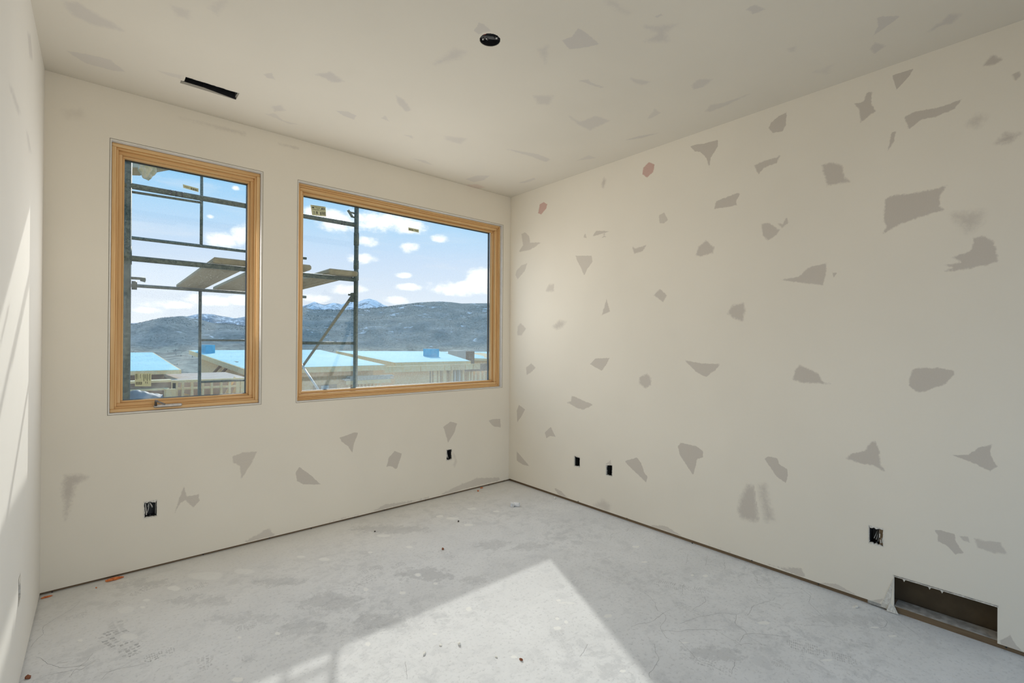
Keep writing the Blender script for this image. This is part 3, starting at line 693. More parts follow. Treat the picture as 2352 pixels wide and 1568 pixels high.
# ---------------------------------------------------------------- windows (setting)
GY = YB+.14                                   # glass plane
def ring(a, b, y0, y1):
    """four bars between two rectangles (x0,x1,z0,z1): top, bottom, left, right"""
    return [((a[0], y0, b[3]), (a[1], y1, a[3])), ((a[0], y0, a[2]), (a[1], y1, b[2])), ((a[0], y0, b[2]), (b[0], y1, b[3])), ((b[1], y0, b[2]), (a[1], y1, b[3]))]
def inset(o, d): return (o[0]+d, o[1]-d, o[2]+d, o[3]-d)
def build_window(name, O, steps):
    root = bpy.data.objects.new(name, None); C.objects.link(root); root.location = ((O[0]+O[1])/2, YB+.08, O[2]); root['kind'] = 'structure'
    bpy.context.view_layer.update()
    for bx in ring(inset(O, -.004), inset(O, .004), YB+.004, YB+.045): MB().box(*bx).build('drywall_return', M_RETURN, root)
    for bx in ring(inset(O, -.0062), inset(O, -.004), YB-.0008, YB+.004): MB().box(*bx).build('corner_bead_gap', M_LINE, root)
    for pname, i0, i1, y0, y1, bev in steps:
        for k, bx in enumerate(ring(inset(O, i0), inset(O, i1), YB+y0, YB+y1)):
            MB().box(*bx).build(pname, M_PINE_X if k < 2 else M_PINE_Z, root, bevel=bev)
    for bx in ring(inset(O, .0655), inset(O, .0715), GY+.004, GY+.030): MB().box(*bx).build('glazing_gasket', M_BLACK, root)
    for bx in ring(inset(O, -.06), inset(O, .045), GY+.005, GY+.024): MB().box(*bx).build('outer_flange', M_BLACK, root)
    g = inset(O, .064)
    MB().box((g[0], GY, g[2]), (g[1], GY+.004, g[3])).build('glass_pane', M_GLASS, root)
    return root
win1 = build_window('window_1', W1, [('jamb', .005, .027, .036, .150, .003), ('stop', .026, .038, .052, .150, .003), ('sash', .037, .058, .080, .150, .003), ('glazing_bead', .057, .070, .104, .139, .004)])
win2 = build_window('window_2', W2, [('jamb', .005, .016, .036, .150, .003), ('stop', .015, .028, .050, .150, .004), ('sash', .027, .052, .060, .150, .006), ('glazing_bead', .051, .070, .098, .139, .006)])
# crank and latch of the left window
c = at(386, 931, YB+.03); zb = c.z
MB().box((c.x-.078, YB+.021, zb-.009), (c.x+.078, YB+.037, zb+.011)).build('crank_base', M_HANDLE, win1, bevel=.006)
mb = MB().tube([(c.x-.066, YB+.018, zb+.004), (c.x-.068, YB+.008, zb+.034), (c.x-.058, YB+.002, zb+.040)], [.008, .007, .006], 10)
mb.bar((c.x-.072, YB+.002, zb+.042), (c.x-.018, YB+.004, zb+.012), .014, .010).build('crank_handle', M_LEVER, win1, bevel=.002)
a = at(584, 856, YB+.06); b = at(583, 899, YB+.06)
MB().bar(a, b, .010, .012, (0, 1, 0)).build('latch_lever', M_BLACK, win1, bevel=.002)
MB().bar(a.lerp(b, .35)+Vector((.004, .002, 0)), a.lerp(b, .75)+Vector((.004, .002, 0)), .016, .014, (0, 1, 0)).build('latch_body', M_BLACK, win1, bevel=.002)
# stickers on the panes, with printing
def sticker(root, quad, marks):
    y = GY-.0008; P = [at(*q, y) for q in quad]
    s = MB().add(P+[p+Vector((0, .0006, 0)) for p in P], [(0,1,2,3), (7,6,5,4), (0,4,5,1), (1,5,6,2), (2,6,7,3), (3,7,4,0)]).build('sticker', M_STICK, root)
    bpy.context.view_layer.update()
    mb = MB()
    for u0, u1, v0, v1 in marks:
        q = []
        for u, v in ((u0, v0), (u1, v0), (u1, v1), (u0, v1)):
            p = P[0].lerp(P[1], u).lerp(P[3].lerp(P[2], u), v); q.append(p-Vector((0, .0003, 0)))
        mb.add(q, [(0,1,2,3)])
    mb.build('printing', M_INK, s)
bar = lambda x0, n, v0, v1, w: [(x0+i*w, x0+i*w+w*(.45 if i % 3 else .75), v0, v1) for i in range(n)]
sticker(win2, [(713, 470), (748, 475), (749, 497), (717, 494)], [(.08, .9, .06, .09), (.08, .22, .18, .30), (.3, .62, .20, .24), (.70, .80, .18, .32), (.83, .93, .18, .30), (.08, .55, .38, .41), (.6, .9, .34, .37), (.1, .9, .44, .455),
        (.33, .40, .58, .84), (.10, .24, .62, .66), (.10, .26, .74, .77), (.10, .22, .84, .87), (.60, .66, .60, .90)]+[(.70, .97, .56+.055*i, .59+.055*i) for i in range(6)])
lines = [(.05+.0*i, .12, .04, .50) for i in range(1)]
sticker(win1, [(310, 857), (348, 857), (347, 887), (310, 887)], [(.04, .07, .05, .44), (.10, .125, .04, .50), (.17, .19, .06, .46), (.31, .335, .05, .38), (.45, .46, .08, .30), (.52, .55, .05, .62), (.60, .62, .08, .40), (.66, .68, .06, .50), (.74, .77, .05, .60), (.83, .845, .10, .45), (.89, .92, .04, .56), (.64, .67, .62, .78), (.75, .78, .64, .80)]+bar(.05, 11, .66, .82, .036)+[(.05, .42, .84, .87)])
sticker(win1, [(420, 423), (456, 433), (456, 441), (421, 431)], bar(.5, 9, .35, .85, .05)+[(.08, .4, .45, .55)])
sticker(win2, [(938, 522), (962, 527), (962, 534), (938, 529)], bar(.08, 8, .3, .8, .05)+[(.55, .92, .35, .45), (.6, .9, .6, .7)])

# ---------------------------------------------------------------- electrical boxes in the cuts
def electrical_box(ax, face, sg, rect, wall, label, depth=.065, wires=(), insets=(.006, .006, .006, .006), seed=1, clamp=True):
    u0, u1, v0, v1 = rect; uc = (u0+u1)/2
    P = lambda d, u, v: (face+sg*d, u, v) if ax == 0 else (u, face+sg*d, v)
    loc = P(TH+depth/2, uc, v0); t = thing('electrical_box', loc, label, 'outlet box')
    a, b = TH-.004, TH+depth
    s = .0035; e = .001
    mb = MB()
    mb.box(P(a, u0-s, v0-s), P(b, u0+e, v1+s)); mb.box(P(a, u1-e, v0-s), P(b, u1+s, v1+s)); mb.box(P(a, u0-s, v0-s), P(b, u1+s, v0+e)); mb.box(P(a, u0-s, v1-e), P(b, u1+s, v1+s)); mb.box(P(b-.003, u0-s, v0-s), P(b, u1+s, v1+s))
    mb.build('box_shell', M_DARKBOX, t)
    if clamp:
        for vv in (v0+.008, v1-.008): MB().tube([P(TH, uc, vv), P(TH+.02, uc, vv)], .0045, 8).build('screw_boss', M_DARKBOX, t)
    for mt, pts, r in wires:
        MB().tube([P(d, u0+(u1-u0)*u, v0+(v1-v0)*v) for d, u, v in pts], r, 7).build('wire', mt, t)
    ragged_ring(ax, face-sg*.0008, face+sg*TH, (u0-.003, u1+.003, v0-.003, v1+.003), insets, n=8, seed=seed).build('cut_edge', M_GYPSUM, wall)
    return t
electrical_box(1, YB, 1, BOX_BACK[0], wall_back, 'open electrical box with wires under the narrow window', wires=[
    (M_WIREW, [(.05, .12, .98), (.03, .14, .7), (.015, .20, .14)], .0032), (M_WIREW, [(.07, .40, 1.0), (.03, .46, .85), (.006, .64, .64)], .0026), (M_WIREG, [(.07, .46, .98), (.03, .50, .80), (.010, .66, .56)], .0028),
    (M_WIREW, [(.06, .5, .85), (.03, .38, .5), (.02, .26, .25)], .0018), (M_WIREG, [(.05, .45, .9), (.02, .34, .60)], .005), (M_WIREG, [(.02, .93, .95), (.02, .92, .10)], .0025)], insets=(.006, .003, .013, .006), seed=11)
electrical_box(1, YB, 1, BOX_BACK[1], wall_back, 'small open electrical box with one white wire under the wide window', wires=[
    (M_WIREW, [(.05, .40, 1.0), (.03, .42, .6), (.02, .52, .15)], .0030), (M_WIREG, [(.05, .15, .95), (.03, .22, .5), (.02, .12, .1)], .0025), (M_WIREC, [(.05, .30, .6), (.03, .20, .15)], .0016)], insets=(.010, .003, .004, .008), seed=12)
electrical_box(0, XR, 1, BOX_RIGHT[0], wall_right, 'open electrical box nearest the room corner on the right wall', wires=[(M_WIREG, [(.05, .5, .95), (.05, .5, .2)], .003)], insets=(.008, .002, .008, .004), seed=13, clamp=False)
electrical_box(0, XR, 1, BOX_RIGHT[1], wall_right, 'empty black electrical box, second from the corner on the right wall', insets=(.005, .004, .007, .004), seed=14, clamp=False)
W = lambda a, b, m=M_WIREW, r=.0021, mid=None: (m, [a]+([mid] if mid else [])+[b], r)
electrical_box(0, XR, 1, BOX_RIGHT[2], wall_right, 'open electrical box stuffed with loose wires near the floor duct cut', wires=[
    W((.05, .42, .92), (.012, .22, .18), mid=(.03, .34, .55)), W((.05, .40, .95), (.010, .18, .12), M_WIREW, .0024), W((.05, .30, .98), (.012, .28, .42), M_WIREW, .0026, (.02, .26, .7)), W((.05, .48, .8), (.015, .68, .30), M_WIREG),
    W((.05, .46, .7), (.012, .52, .26), M_WIREG), W((.05, .22, .95), (.012, .10, .16), M_WIREG, .0028, (.02, .14, .5)), W((.05, .45, .6), (.02, .40, .15), M_WIREG, .0018), W((.04, .25, .9), (.015, .22, .1), M_WIREC, .0015)], insets=(.007, .003, .010, .004), seed=15)
electrical_box(0, XL, -1, BOX_LEFT[0], wall_left, 'narrow dark electrical box in the sunlit left wall', insets=(.016, .004, .030, .004), seed=16)

# ceiling light box
t = thing('ceiling_light_box', (RND[0], RND[1], H+TH), 'round black ceiling box with bracket and screws in the ceiling', 'ceiling box')
mb = MB(); n = 40; r = RND[2]+.002
vs = []
for z, rr in ((H+.0015, r-.0045), (H+TH, r-.004), (H+.055, r-.002), (H+.055, .0005)): vs += [(RND[0]+rr*math.cos(2*math.pi*k/n), RND[1]+rr*math.sin(2*math.pi*k/n), z) for k in range(n)]
mb.add(vs, [(j*n+k, j*n+(k+1) % n, (j+1)*n+(k+1) % n, (j+1)*n+k) for j in range(3) for k in range(n)], True); mb.build('box_shell', M_BLACK, t)
ex = Vector((.83, -.55, 0)); ey = Vector((.55, .83, 0)); o3 = Vector((RND[0], RND[1], H))
L3 = lambda a, b, z: o3+ex*a+ey*b+Vector((0, 0, z))
MB().hexa([L3(-.05, -.013, .012), L3(.05, -.013, .012), L3(.05, .013, .012), L3(-.05, .013, .012), L3(-.05, -.013, .02), L3(.05, -.013, .02), L3(.05, .013, .02), L3(-.05, .013, .02)]).build('bracket', M_DARKBOX, t, bevel=.002)
for a, b, rr in ((-.036, .010, .0055), (-.018, .004, .004), (.034, -.008, .0058)): MB().tube([L3(a, b, .006), L3(a, b, .014)], rr, 10).build('screw', M_STEEL, t)
MB().tube([L3(-.012, .014, .010), L3(-.012, .014, .02)], .006, 10).build('knockout', M_BLACK, t)
MB().tube([L3(-.046, .0, .03), L3(-.044, -.016, .014), L3(-.03, -.028, .016), L3(-.016, -.03, .03)], .0016, 6).build('wire', M_WIREW, t)
MB().tube([L3(-.036, -.008, .03), L3(-.034, -.018, .014), L3(-.022, -.024, .016), L3(-.02, -.012, .03)], .0018, 6).build('wire', M_WIRER, t)
MB().tube([L3(.02, -.014, .012), L3(.026, .0, .010), L3(.04, .004, .010), L3(.05, -.004, .012)], .003, 8).build('clamp', M_DARKBOX, t)

# ceiling air slot
t = thing('air_register_boot', (.507, 3.445, H+TH), 'long black air slot cut in the ceiling above the narrow window', 'air slot')
x0, x1, y0, y1 = SLOT
mb = MB().box((x0-.006, y0-.006, H+.16), (x1+.006, y1+.006, H+.165)).box((x0-.006, y0-.006, H+TH), (x0-.001, y1+.006, H+.16)).box((x1+.001, y0-.006, H+TH), (x1+.006, y1+.006, H+.16)).box((x0-.006, y0-.006, H+TH), (x1+.006, y0-.001, H+.16)).box((x0-.006, y1+.001, H+TH), (x1+.006, y1+.006, H+.16))
mb.build('boot_shell', M_BLACK, t)
MB().hexa([(x0+.12, y1-.004, H+.016), (x1, y1-.004, H+.0008), (x1, y1+.001, H+.0008), (x0+.12, y1+.001, H+.016), (x0+.12, y1-.004, H+.05), (x1, y1-.004, H+.05), (x1, y1+.001, H+.05), (x0+.12, y1+.001, H+.05)]).build('flange', M_BLACK, t)
MB().box((x1-.006, y0, H+.012), (x1+.001, y1, H+.05)).build('end_flange', M_STEEL, t)
mb = ragged_ring(2, H-.0006, H+TH, (x0-.003, x1+.003, y0-.003, y1+.003), (.004, .002, .002, .002), n=24, seed=21); mb.build('cut_edge', M_GYPSUM, ceiling)

# ---------------------------------------------------------------- loose things on the floor
t = onplane(1183, 1162, 2, 0)
root = thing('pipe_tee', (t.x, t.y, 0), 'small white plastic pipe tee lying on the floor near the corner', 'pipe fitting')
def hollow(mb, a, b, ro, ri, n=20):
    a = Vector(a); b = Vector(b); d = (b-a).normalized(); e = d.orthogonal().normalized(); f = d.cross(e)
    rg = lambda p, r: [p+(e*math.cos(2*math.pi*k/n)+f*math.sin(2*math.pi*k/n))*r for k in range(n)]
    vs = rg(a, ro)+rg(b, ro)+rg(b, ri)+rg(b-d*.025, ri*.93)+rg(a, ri)+rg(a+d*.025, ri*.93)
    q = lambda i, j: [(i*n+k, i*n+(k+1) % n, j*n+(k+1) % n, j*n+k) for k in range(n)]
    return mb.add(vs, q(0, 1)+q(1, 2)+q(2, 3)+q(4, 0)+q(5, 4)+[tuple(range(3*n, 4*n)), tuple(range(5*n, 6*n))], True)
rr = RT.copy(); rr.z = 0; rr.normalize(); ff = fw.copy(); ff.z = 0; ff.normalize()
dirm = (rr*.88-ff*.25).normalized(); side = Vector((dirm.y, -dirm.x, 0)); cz = .0185; c0 = Vector((t.x, t.y, cz))
hollow(MB(), c0-dirm*.042, c0+dirm*.042, .0185, .0145).build('run', M_PVC, root)
hollow(MB(), c0-dirm*.016+side*.005, c0-dirm*.016+side*.040, .0175, .0135).build('branch', M_PVC, root)
def crumb(name, px, py, sx, sy, sz, mt, label, seed, cat='debris', rot=None, group=None):
    rnd = random.Random(seed); p = onplane(px, py, 2, 0); bm = bmesh.new(); bmesh.ops.create_icosphere(bm, subdivisions=2, radius=1)
    ang = rnd.uniform(0, 3.1) if rot is None else rot; ca, sa = math.cos(ang), math.sin(ang)
    for v in bm.verts:
        k = 1+.35*mnoise.noise(v.co*1.7+Vector((seed, 0, 0))); x, y, z = v.co.x*sx*k, v.co.y*sy*k, max(v.co.z, -.55)*sz*(.7+.6*mnoise.noise(v.co*2.3+Vector((0, seed, 0)))+.3)
        v.co = Vector((x*ca-y*sa, x*sa+y*ca, z))
    zmin = min(v.co.z for v in bm.verts)
    for v in bm.verts: v.co.z -= zmin
    me = bpy.data.meshes.new(name); bm.to_mesh(me); bm.free(); o = link(name, me, mt); o.location = (p.x, p.y, .0002)
    return tag(o, label, cat, group)
crumb('orange_foam_scrap', 262, 1332, .045, .010, .010, M_ORANGE, 'torn orange foam scrap at the foot of the wall under the narrow window', 1, rot=.05)
crumb('orange_foam_scrap', 107, 1372, .024, .007, .006, M_ORANGE, 'orange foam scrap in the left room corner', 2, rot=.05)
crumb('orange_foam_scrap', 1106, 1121, .020, .008, .006, M_ORANGE, 'orange foam scrap at the wall near the far room corner', 3, rot=.05)
crumb('orange_foam_scrap', 1098, 1128, .010, .008, .008, M_ORANGE, 'tiny orange foam scrap just in front of another near the far corner', 4)
crumb('orange_foam_scrap', 221, 1350, .006, .004, .003, M_ORANGE, 'tiny orange crumb left of the torn foam scrap', 5)
crumb('brick_chip', 64, 1558, .012, .008, .010, M_RUST, 'reddish stone chip on the floor at the lower left', 6)
crumb('plaster_chip', 1055, 1480, .011, .007, .007, M_PLASTER, 'curled white plaster chip in the sun patch, the larger one', 7)
crumb('plaster_chip', 975, 1502, .014, .005, .005, M_PLASTER, 'thin grey plaster sliver at the left of the sun patch', 8)
crumb('plaster_chip', 1012, 1482, .009, .006, .003, M_PLASTER, 'flat white plaster chip left of the curled one', 9)
crumb('leaf_scrap', 1197, 1516, .009, .006, .006, M_RUST, 'little brown leaf scrap in the middle of the sun patch', 10)
crumb('plaster_chip', 1140, 1509, .008, .005, .003, M_PLASTER, 'pale plaster chip between the sliver and the brown leaf scrap', 11)
crumb('brown_crumb', 1017, 1262, .010, .007, .009, M_RUST, 'reddish brown crumb on the floor beyond the sun patch', 12)
crumb('dark_crumb', 1053, 1198, .009, .007, .007, M_DIRT, 'dark crumb on the floor below the wide window', 13)
crumb('dark_crumb', 861, 1221, .007, .006, .005, M_DIRT, 'dark crumb close to the window wall, left of the other', 14)
crumb('plaster_chip', 1968, 1394, .016, .008, .006, M_PLASTER, 'cream plaster chip on the floor left of the duct cut', 15)
crumb('plaster_chip', 1274, 1145, .016, .009, .012, M_PLASTER, 'whitish plaster chip against the right wall near the corner', 16)

# ---------------------------------------------------------------- scaffold outside the windows
YA, YF = 4.45, 6.65                           # near and far scaffold frames
XA0, XA1 = .150, 1.870
sc = thing('scaffold', (1.0, 5.5, -3.4), 'green steel scaffold standing outside both windows', 'scaffold')
ZB = -3.4
def tub(name, pts, r, mt=M_SCAF, n=12): return MB().tube(pts, r, n).build(name, mt, sc)
for x, y, r, top in ((XA0, YA, .0225, 3.6), (XA1, YA, .0215, 3.6), (.895, YF, .017, 2.09), (.90, YF, .016, 3.6)):
    tub('post', [(x, y, ZB if top > 2.1 and y < 5 or top < 2.1 else 2.60), (x, y, top)], r)
tub('post', [(1.33, YA, ZB), (1.33, YA, 1.55)], .018); tub('post', [(1.62, YF, ZB), (1.62, YF, 2.09)], .018)
for y, zs in ((YA, ((2.615, .021), (2.085, .021))), (YF, ((2.607, .019), (2.085, .019)))):
    for z, r in zs: tub('ledger', [(XA0-.9, y, z), (XA1 if y == YA else 2.1, y, z)], r)
tub('guard_rod', [(XA0+.02, YA, 2.572), (.60, YA, 2.579)], .009)
tub('rung', [(1.33, YA, 1.470), (XA1, YA, 1.470)], .014)
tub('rung', [(.895, YF, 1.492), (1.62, YF, 1.492)], .013); tub('rung', [(.895, YF, .995), (1.62, YF, .995)], .013)
tub('guard_post', [(.59, YA, 2.56), (.59, YA, 3.5)], .012) if False else None
tub('brace', [(XA1-.005, YA+.04, 1.950), (XA1-.005, YF, .86)], .015, M_BRACE); tub('brace', [(XA1-.04, YA+.04, .57), (XA1-.04, YF, 1.52)], .013, M_BRACEW)
for z in (1.935, 1.885): tub('lock_pin', [(XA1, YA, z), (XA1-.075, YA, z)], .009)
MB().box((XA1-.045, YA-.012, 1.868), (XA1-.028, YA+.025, 1.955)).build('lock_clip', M_SCAF, sc)
for z, l in ((2.725, .075), (2.685, .055)): tub('lock_pin', [(XA1, YA, z), (XA1-l, YA, z+.004)], .008)
MB().bar((XA1-.085, YA, 2.745), (XA1-.045, YA, 2.69), .03, .012).build('lock_clip', M_SCAF, sc)
tub('lock_pin', [(XA0, YA, 1.94), (XA0+.105, YA, 1.942)], .010); MB().bar((XA0+.075, YA, 1.934), (XA0+.105, YA, 1.926), .02, .02).build('lock_clip', M_SCAF, sc)
tub('coupler', [(XA0+.025, YA, 1.888), (XA0+.055, YA, 1.888)], .032)
for z in (2.21, 2.10): tub('collar', [(XA1, YA, z-.02), (XA1, YA, z+.06)], .0245)
tub('collar', [(XA0, YA, 2.04), (XA0, YA, 2.17)], .0255); tub('collar', [(XA1, YA, 2.42), (XA1, YA, 2.54)], .0245)
for x, z in ((.40, 2.615), (.43, 2.615), (.47, 2.615), (1.72, 2.615), (1.745, 2.615)):
    MB().tube([(x, YA, z), (x+.010, YA, z)], .0218, 12).build('rail_tape', M_BLACK, sc)
def plank(x0, x1, y0, y1, z, th, label, skew=0.0, mt=None):
    b = MB().hexa([(x0, y0, z), (x1, y0, z), (x1+skew, y1, z), (x0+skew, y1, z), (x0, y0, z+th), (x1, y0, z+th), (x1+skew, y1, z+th), (x0+skew, y1, z+th)])
    single('scaffold_plank', b, mt or M_PLANK, label, 'plank', 'planks on the scaffold', bevel=.012)
plank(.675, .955, 4.40, 6.80, 2.107, .046, 'wide scaffold plank seen from below through the narrow window')
plank(1.045, 1.395, 4.27, 6.80, 2.107, .046, 'middle scaffold plank, its rounded end just inside the left edge of the wide window')
plank(1.57, 1.846, 4.34, 6.80, 2.107, .046, 'scaffold plank ending beside the right-hand scaffold post')
b = MB().bar(at(270, 392, 4.66), at(432, 366, 5.4), .30, .06); single('eave_board', b, M_PLANK, 'weathered board high above the scaffold at the top left of the narrow window', 'board', bevel=.006)
bm = bmesh.new(); bmesh.ops.create_icosphere(bm, subdivisions=3, radius=1)
for v in bm.verts:
    k = 1+.45*mnoise.noise(v.co*2.4); v.co = Vector((v.co.x*.05*k+.02*max(0, v.co.z), v.co.y*.05*k, v.co.z*.095*k))
me = bpy.data.meshes.new('plastic_wrap'); bm.to_mesh(me); bm.free(); o = link('plastic_wrap', me, M_NET); o.location = (.262, YA+.03, 2.785)
tag(o, 'crumpled greenish plastic wrap tied to the left scaffold post', 'plastic wrap')

# ---------------------------------------------------------------- houses under construction
ZG = -6.0
def quadslab(mb, P, th):
    P = [Vector(p) for p in P]; return mb.hexa([p-Vector((0, 0, th)) for p in P]+P)
def house(label, corners, fascia, wall_y, wall_x, chimneys=(), wm=M_OSB):
    """corners of the roof surface: near-left, near-right, far-right, far-left"""
    nl, nr, fr, fl = [Vector(p) for p in corners]
    root = thing('unfinished_house', ((nl.x+nr.x)/2, nl.y+1.5, ZG), label, 'house', 'unfinished houses with blue roofs')
    quadslab(MB(), [nl, nr, fr, fl], .03).build('roof_membrane', M_ROOF, root)
    dn = Vector((0, 0, fascia)); e = .03
    for a, b in ((nl, nr), (nl, fl), (nr, fr)):
        off = Vector((0, -.04, 0)) if a is nl and b is nr else Vector((-.04 if a is nl else .04, 0, 0))
        MB().hexa([a-dn+off, b-dn+off, b-dn, a-dn, a+off-Vector((0, 0, e*.3)), b+off-Vector((0, 0, e*.3)), b-Vector((0, 0, e*.3)), a-Vector((0, 0, e*.3))]).build('fascia_board', M_LUMBER, root)
    x0, x1 = wall_x; zt = lambda y: nl.z+(fl.z-nl.z)*(y-nl.y)/(fl.y-nl.y)-.06
    yb = fl.y-.6
    MB().hexa([(x0, wall_y, ZG), (x1, wall_y, ZG), (x1, yb, ZG), (x0, yb, ZG), (x0, wall_y, zt(wall_y)), (x1, wall_y, zt(wall_y)), (x1, yb, zt(yb)), (x0, yb, zt(yb))]).build('sheathed_wall', wm, root)
    for mt, a, b in chimneys: MB().box(a, b).build('chimney_box', mt, root)
    return root
# right-hand big roof
nl = at(906, 832, 22); nr = at(1080, 828.5, 22); fl = onplane(773, 805.5, 0, nl.x); fr = at(1010, 806.5, 28.5)
ch = at(988, 815, 25.0)
hr = house('house with the widest blue roof and blue chimney box, below the wide window', (nl, nr, fr, fl), .26, 22.5, (nl.x+.5, nr.x-.3),
           [(M_BLUE, (at(987, 810, 24.6).x, 24.6, ch.z-.3), (at(1008.5, 810, 24.6).x, 25.35, at(988, 801, 24.6).z))])
zb0, zb1 = at(1000, 846, 21.6).z, at(1000, 838, 21.6).z
xa = at(882, 850, 21.6).x; xz = at(1128, 840, 21.6).x; cuts = [0, .30, .52, .58, .72, .80, .88, .95, 1]
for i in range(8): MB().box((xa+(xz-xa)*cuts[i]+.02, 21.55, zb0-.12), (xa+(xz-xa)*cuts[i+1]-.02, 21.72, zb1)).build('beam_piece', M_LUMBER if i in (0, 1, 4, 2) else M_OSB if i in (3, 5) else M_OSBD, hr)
MB().box((at(905, 880, 21.9).x, 21.85, ZG), (at(988, 880, 21.9).x, 22.5, zb0-.02)).build('front_wall', M_OSB, hr)
xs0, xs1 = at(986, 870, 21.9).x, at(1130, 870, 21.9).x; rnd = random.Random(5)
MB().box((xs0, 22.15, ZG), (xs1, 22.3, zb0-.3)).build('back_sheathing', M_OSB, hr)
x = xs0
while x < xs1:
    wv = rnd.choice((.09, .09, .14, .2)); MB().box((x, 21.85, ZG), (x+wv, 22.1, zb0-.10)).build('stud', rnd.choice((M_LUMBER, M_LUMBER, M_OSB, M_LUMBERG)), hr); x += wv+rnd.choice((.10, .16, .22, .34))
MB().box((at(1068, 850, 21.8).x, 21.75, at(1068, 853, 21.8).z), (xz, 21.85, at(1068, 843, 21.8).z)).build('rim_board', M_OSBD, hr)
# middle roof
nl = at(563, 848, 17); nr = at(885, 836, 17); fl = onplane(436, 804, 0, nl.x); fr = at(735, 803, 25.5)
nl.z = nr.z = (nl.z+nr.z)/2
ch = at(475, 806, 27.0)
hm = house('house with a blue roof running across both windows, chimney box at its far left', (nl, nr, fr, fl), .20, 17.4, (nl.x+.35, nr.x-.3),
           [(M_BLUE, (at(472, 800, 26).x, 26.0, ch.z-.10), (at(494, 800, 26).x, 27.9, at(480, 792, 26).z))])
for px in (500, 519): MB().bar(onplane(px-16, 864, 0, nl.x+.1), onplane(px+8, 838, 0, nl.x+.30), .10, .05).build('leaning_board', M_OSBD, hm)
MB().box((nl.x+.30, 19.8, .62), (nl.x+.36, 21.5, .72)).build('vent_slot', M_OSBD, hm)
a = at(736, 893, 17.3); b = at(765, 883, 17.3)
MB().box((a.x-.22, 17.32, a.z-1.0), (b.x+.15, 17.42, b.z)).build('window_opening', M_OSBD, hm)
MB().box((a.x+.02, 17.28, a.z-1.0), (b.x-.16, 17.34, b.z-.02)).build('window_liner', M_GREY, hm)
a = at(800, 893, 17.2); b = at(880, 880, 17.2); k = 0; x = a.x
while x < b.x: MB().box((x, 17.2, a.z-1.2), (x+.05, 17.3, b.z+.02*(k % 3))).build('stud', M_LUMBER, hm); x += .14; k += 1
MB().box((a.x-.1, 17.15, b.z+.02), (b.x+.3, 17.35, b.z+.16)).build('ledge_board', M_LUMBER, hm)
# lumber resting on the ledge
for k in range(7):
    z = b.z+.165+.042*(k//2); y = 17.17+.09*(k % 2); xo = rnd.uniform(-.25, .25)
    o = single('lumber_board', MB().box((at(858, 870, 17).x-1.0+xo, y, z), (at(905, 870, 17).x+xo*.6, y+.085, z+.038)), M_LUMBERG, 'pale board, %s of the %s in the lumber stack behind the wide window' % (('front one', 'rear one')[k % 2] if k < 6 else 'the single one', ('bottom layer', 'second layer', 'third layer', 'top')[k//2]), 'board', 'lumber stack under the middle roof')
# left roof
nl = at(230, 849, 14); nr = at(412, 848.5, 14); fr = onplane(350, 809, 0, nr.x); nl.z = nr.z; fl = Vector((nl.x, fr.y, fr.z))
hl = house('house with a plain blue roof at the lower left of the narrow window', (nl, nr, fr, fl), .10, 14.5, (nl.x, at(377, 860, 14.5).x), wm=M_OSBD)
# roofs at the far right
nl = at(1040, 836, 30); nr = at(1190, 832, 30); fl = onplane(1006, 808, 0, nl.x-2.2); fr = at(1190, 807, 40)
fl = at(1008, 808, 36); 
hf = house('farthest house with blue roof and wooden chimney box at the wide window right edge', (at(1075, 822, 30), at(1190, 825, 30), at(1190, 807.5, 38), at(1012, 807.5, 36)), .18, 30.6, (at(1095, 822, 30).x, at(1190, 822, 30).x),
           [(M_LUMBERG, (at(1050, 815, 28.6).x, 28.6, -.4), (at(1070, 815, 28.6).x, 29.8, at(1060, 805.5, 28.6).z)), (M_OSBD, (at(1071, 815, 29).x, 28.7, -.4), (at(1088, 815, 28.8).x, 29.9, at(1078, 806.5, 28.8).z))])

# framed wall and deck below the narrow window
zt = at(460, 871, 13).z; zbm = at(460, 912, 13).z; fx0 = at(384, 880, 13).x; fx1 = at(640, 880, 13).x
fr_ = thing('framed_wall', ((fx0+fx1)/2, 13, zbm), 'open stud wall of new lumber below the narrow window', 'stud wall')
MB().box((at(300, 880, 13).x, 12.95, zt-.055), (fx1, 13.05, zt)).build('top_plate', M_LUMBER, fr_)
MB().box((fx0, 12.95, zbm-.06), (fx1, 13.05, zbm)).build('bottom_plate', M_LUMBER, fr_)
for px, w in ((386, .05), (393, .16), (402, .10), (419.5, .05), (441, .05), (466, .04), (486, .045), (508, .045), (527, .045), (546, .08), (557, .10), (566, .06), (600, .05), (625, .05)):
    p = at(px, 890, 13); MB().box((p.x-w/2, 12.955, zbm), (p.x+w/2, 13.045, zt-.055)).build('stud', M_LUMBER, fr_)
zz = at(460, 889, 13).z; MB().box((at(402, 889, 13).x, 12.97, zz-.035), (fx1, 13.03, zz+.01)).build('blocking', M_LUMBER, fr_)
for p0, p1 in (((540, 866), (515, 912)), ((549, 878), (530, 912)), ((420, 905), (460, 915))): MB().bar(at(*p0, 13.2), at(*p1, 13.2), .06, .05).build('diagonal_brace', M_LUMBER, fr_)
MB().box((fx0, 12.93, zbm-3.5), (fx1, 13.07, zbm-.06)).build('wall_below', M_OSB, fr_)
lw0, lw1 = at(250, 890, 12.4).x, at(392, 890, 12.4).x
lw = thing('osb_parapet', ((lw0+lw1)/2, 12.4, ZG), 'brown sheathed wall with a pale top plate behind the barcode sticker', 'wall')
MB().box((lw0, 12.3, ZG), (lw1, 12.5, at(340, 877, 12.4).z)).build('sheathing', M_OSBD, lw); MB().box((lw0, 12.25, at(340, 878, 12.4).z), (lw1, 12.55, at(340, 873, 12.4).z)).build('top_plate', M_LUMBER, lw)
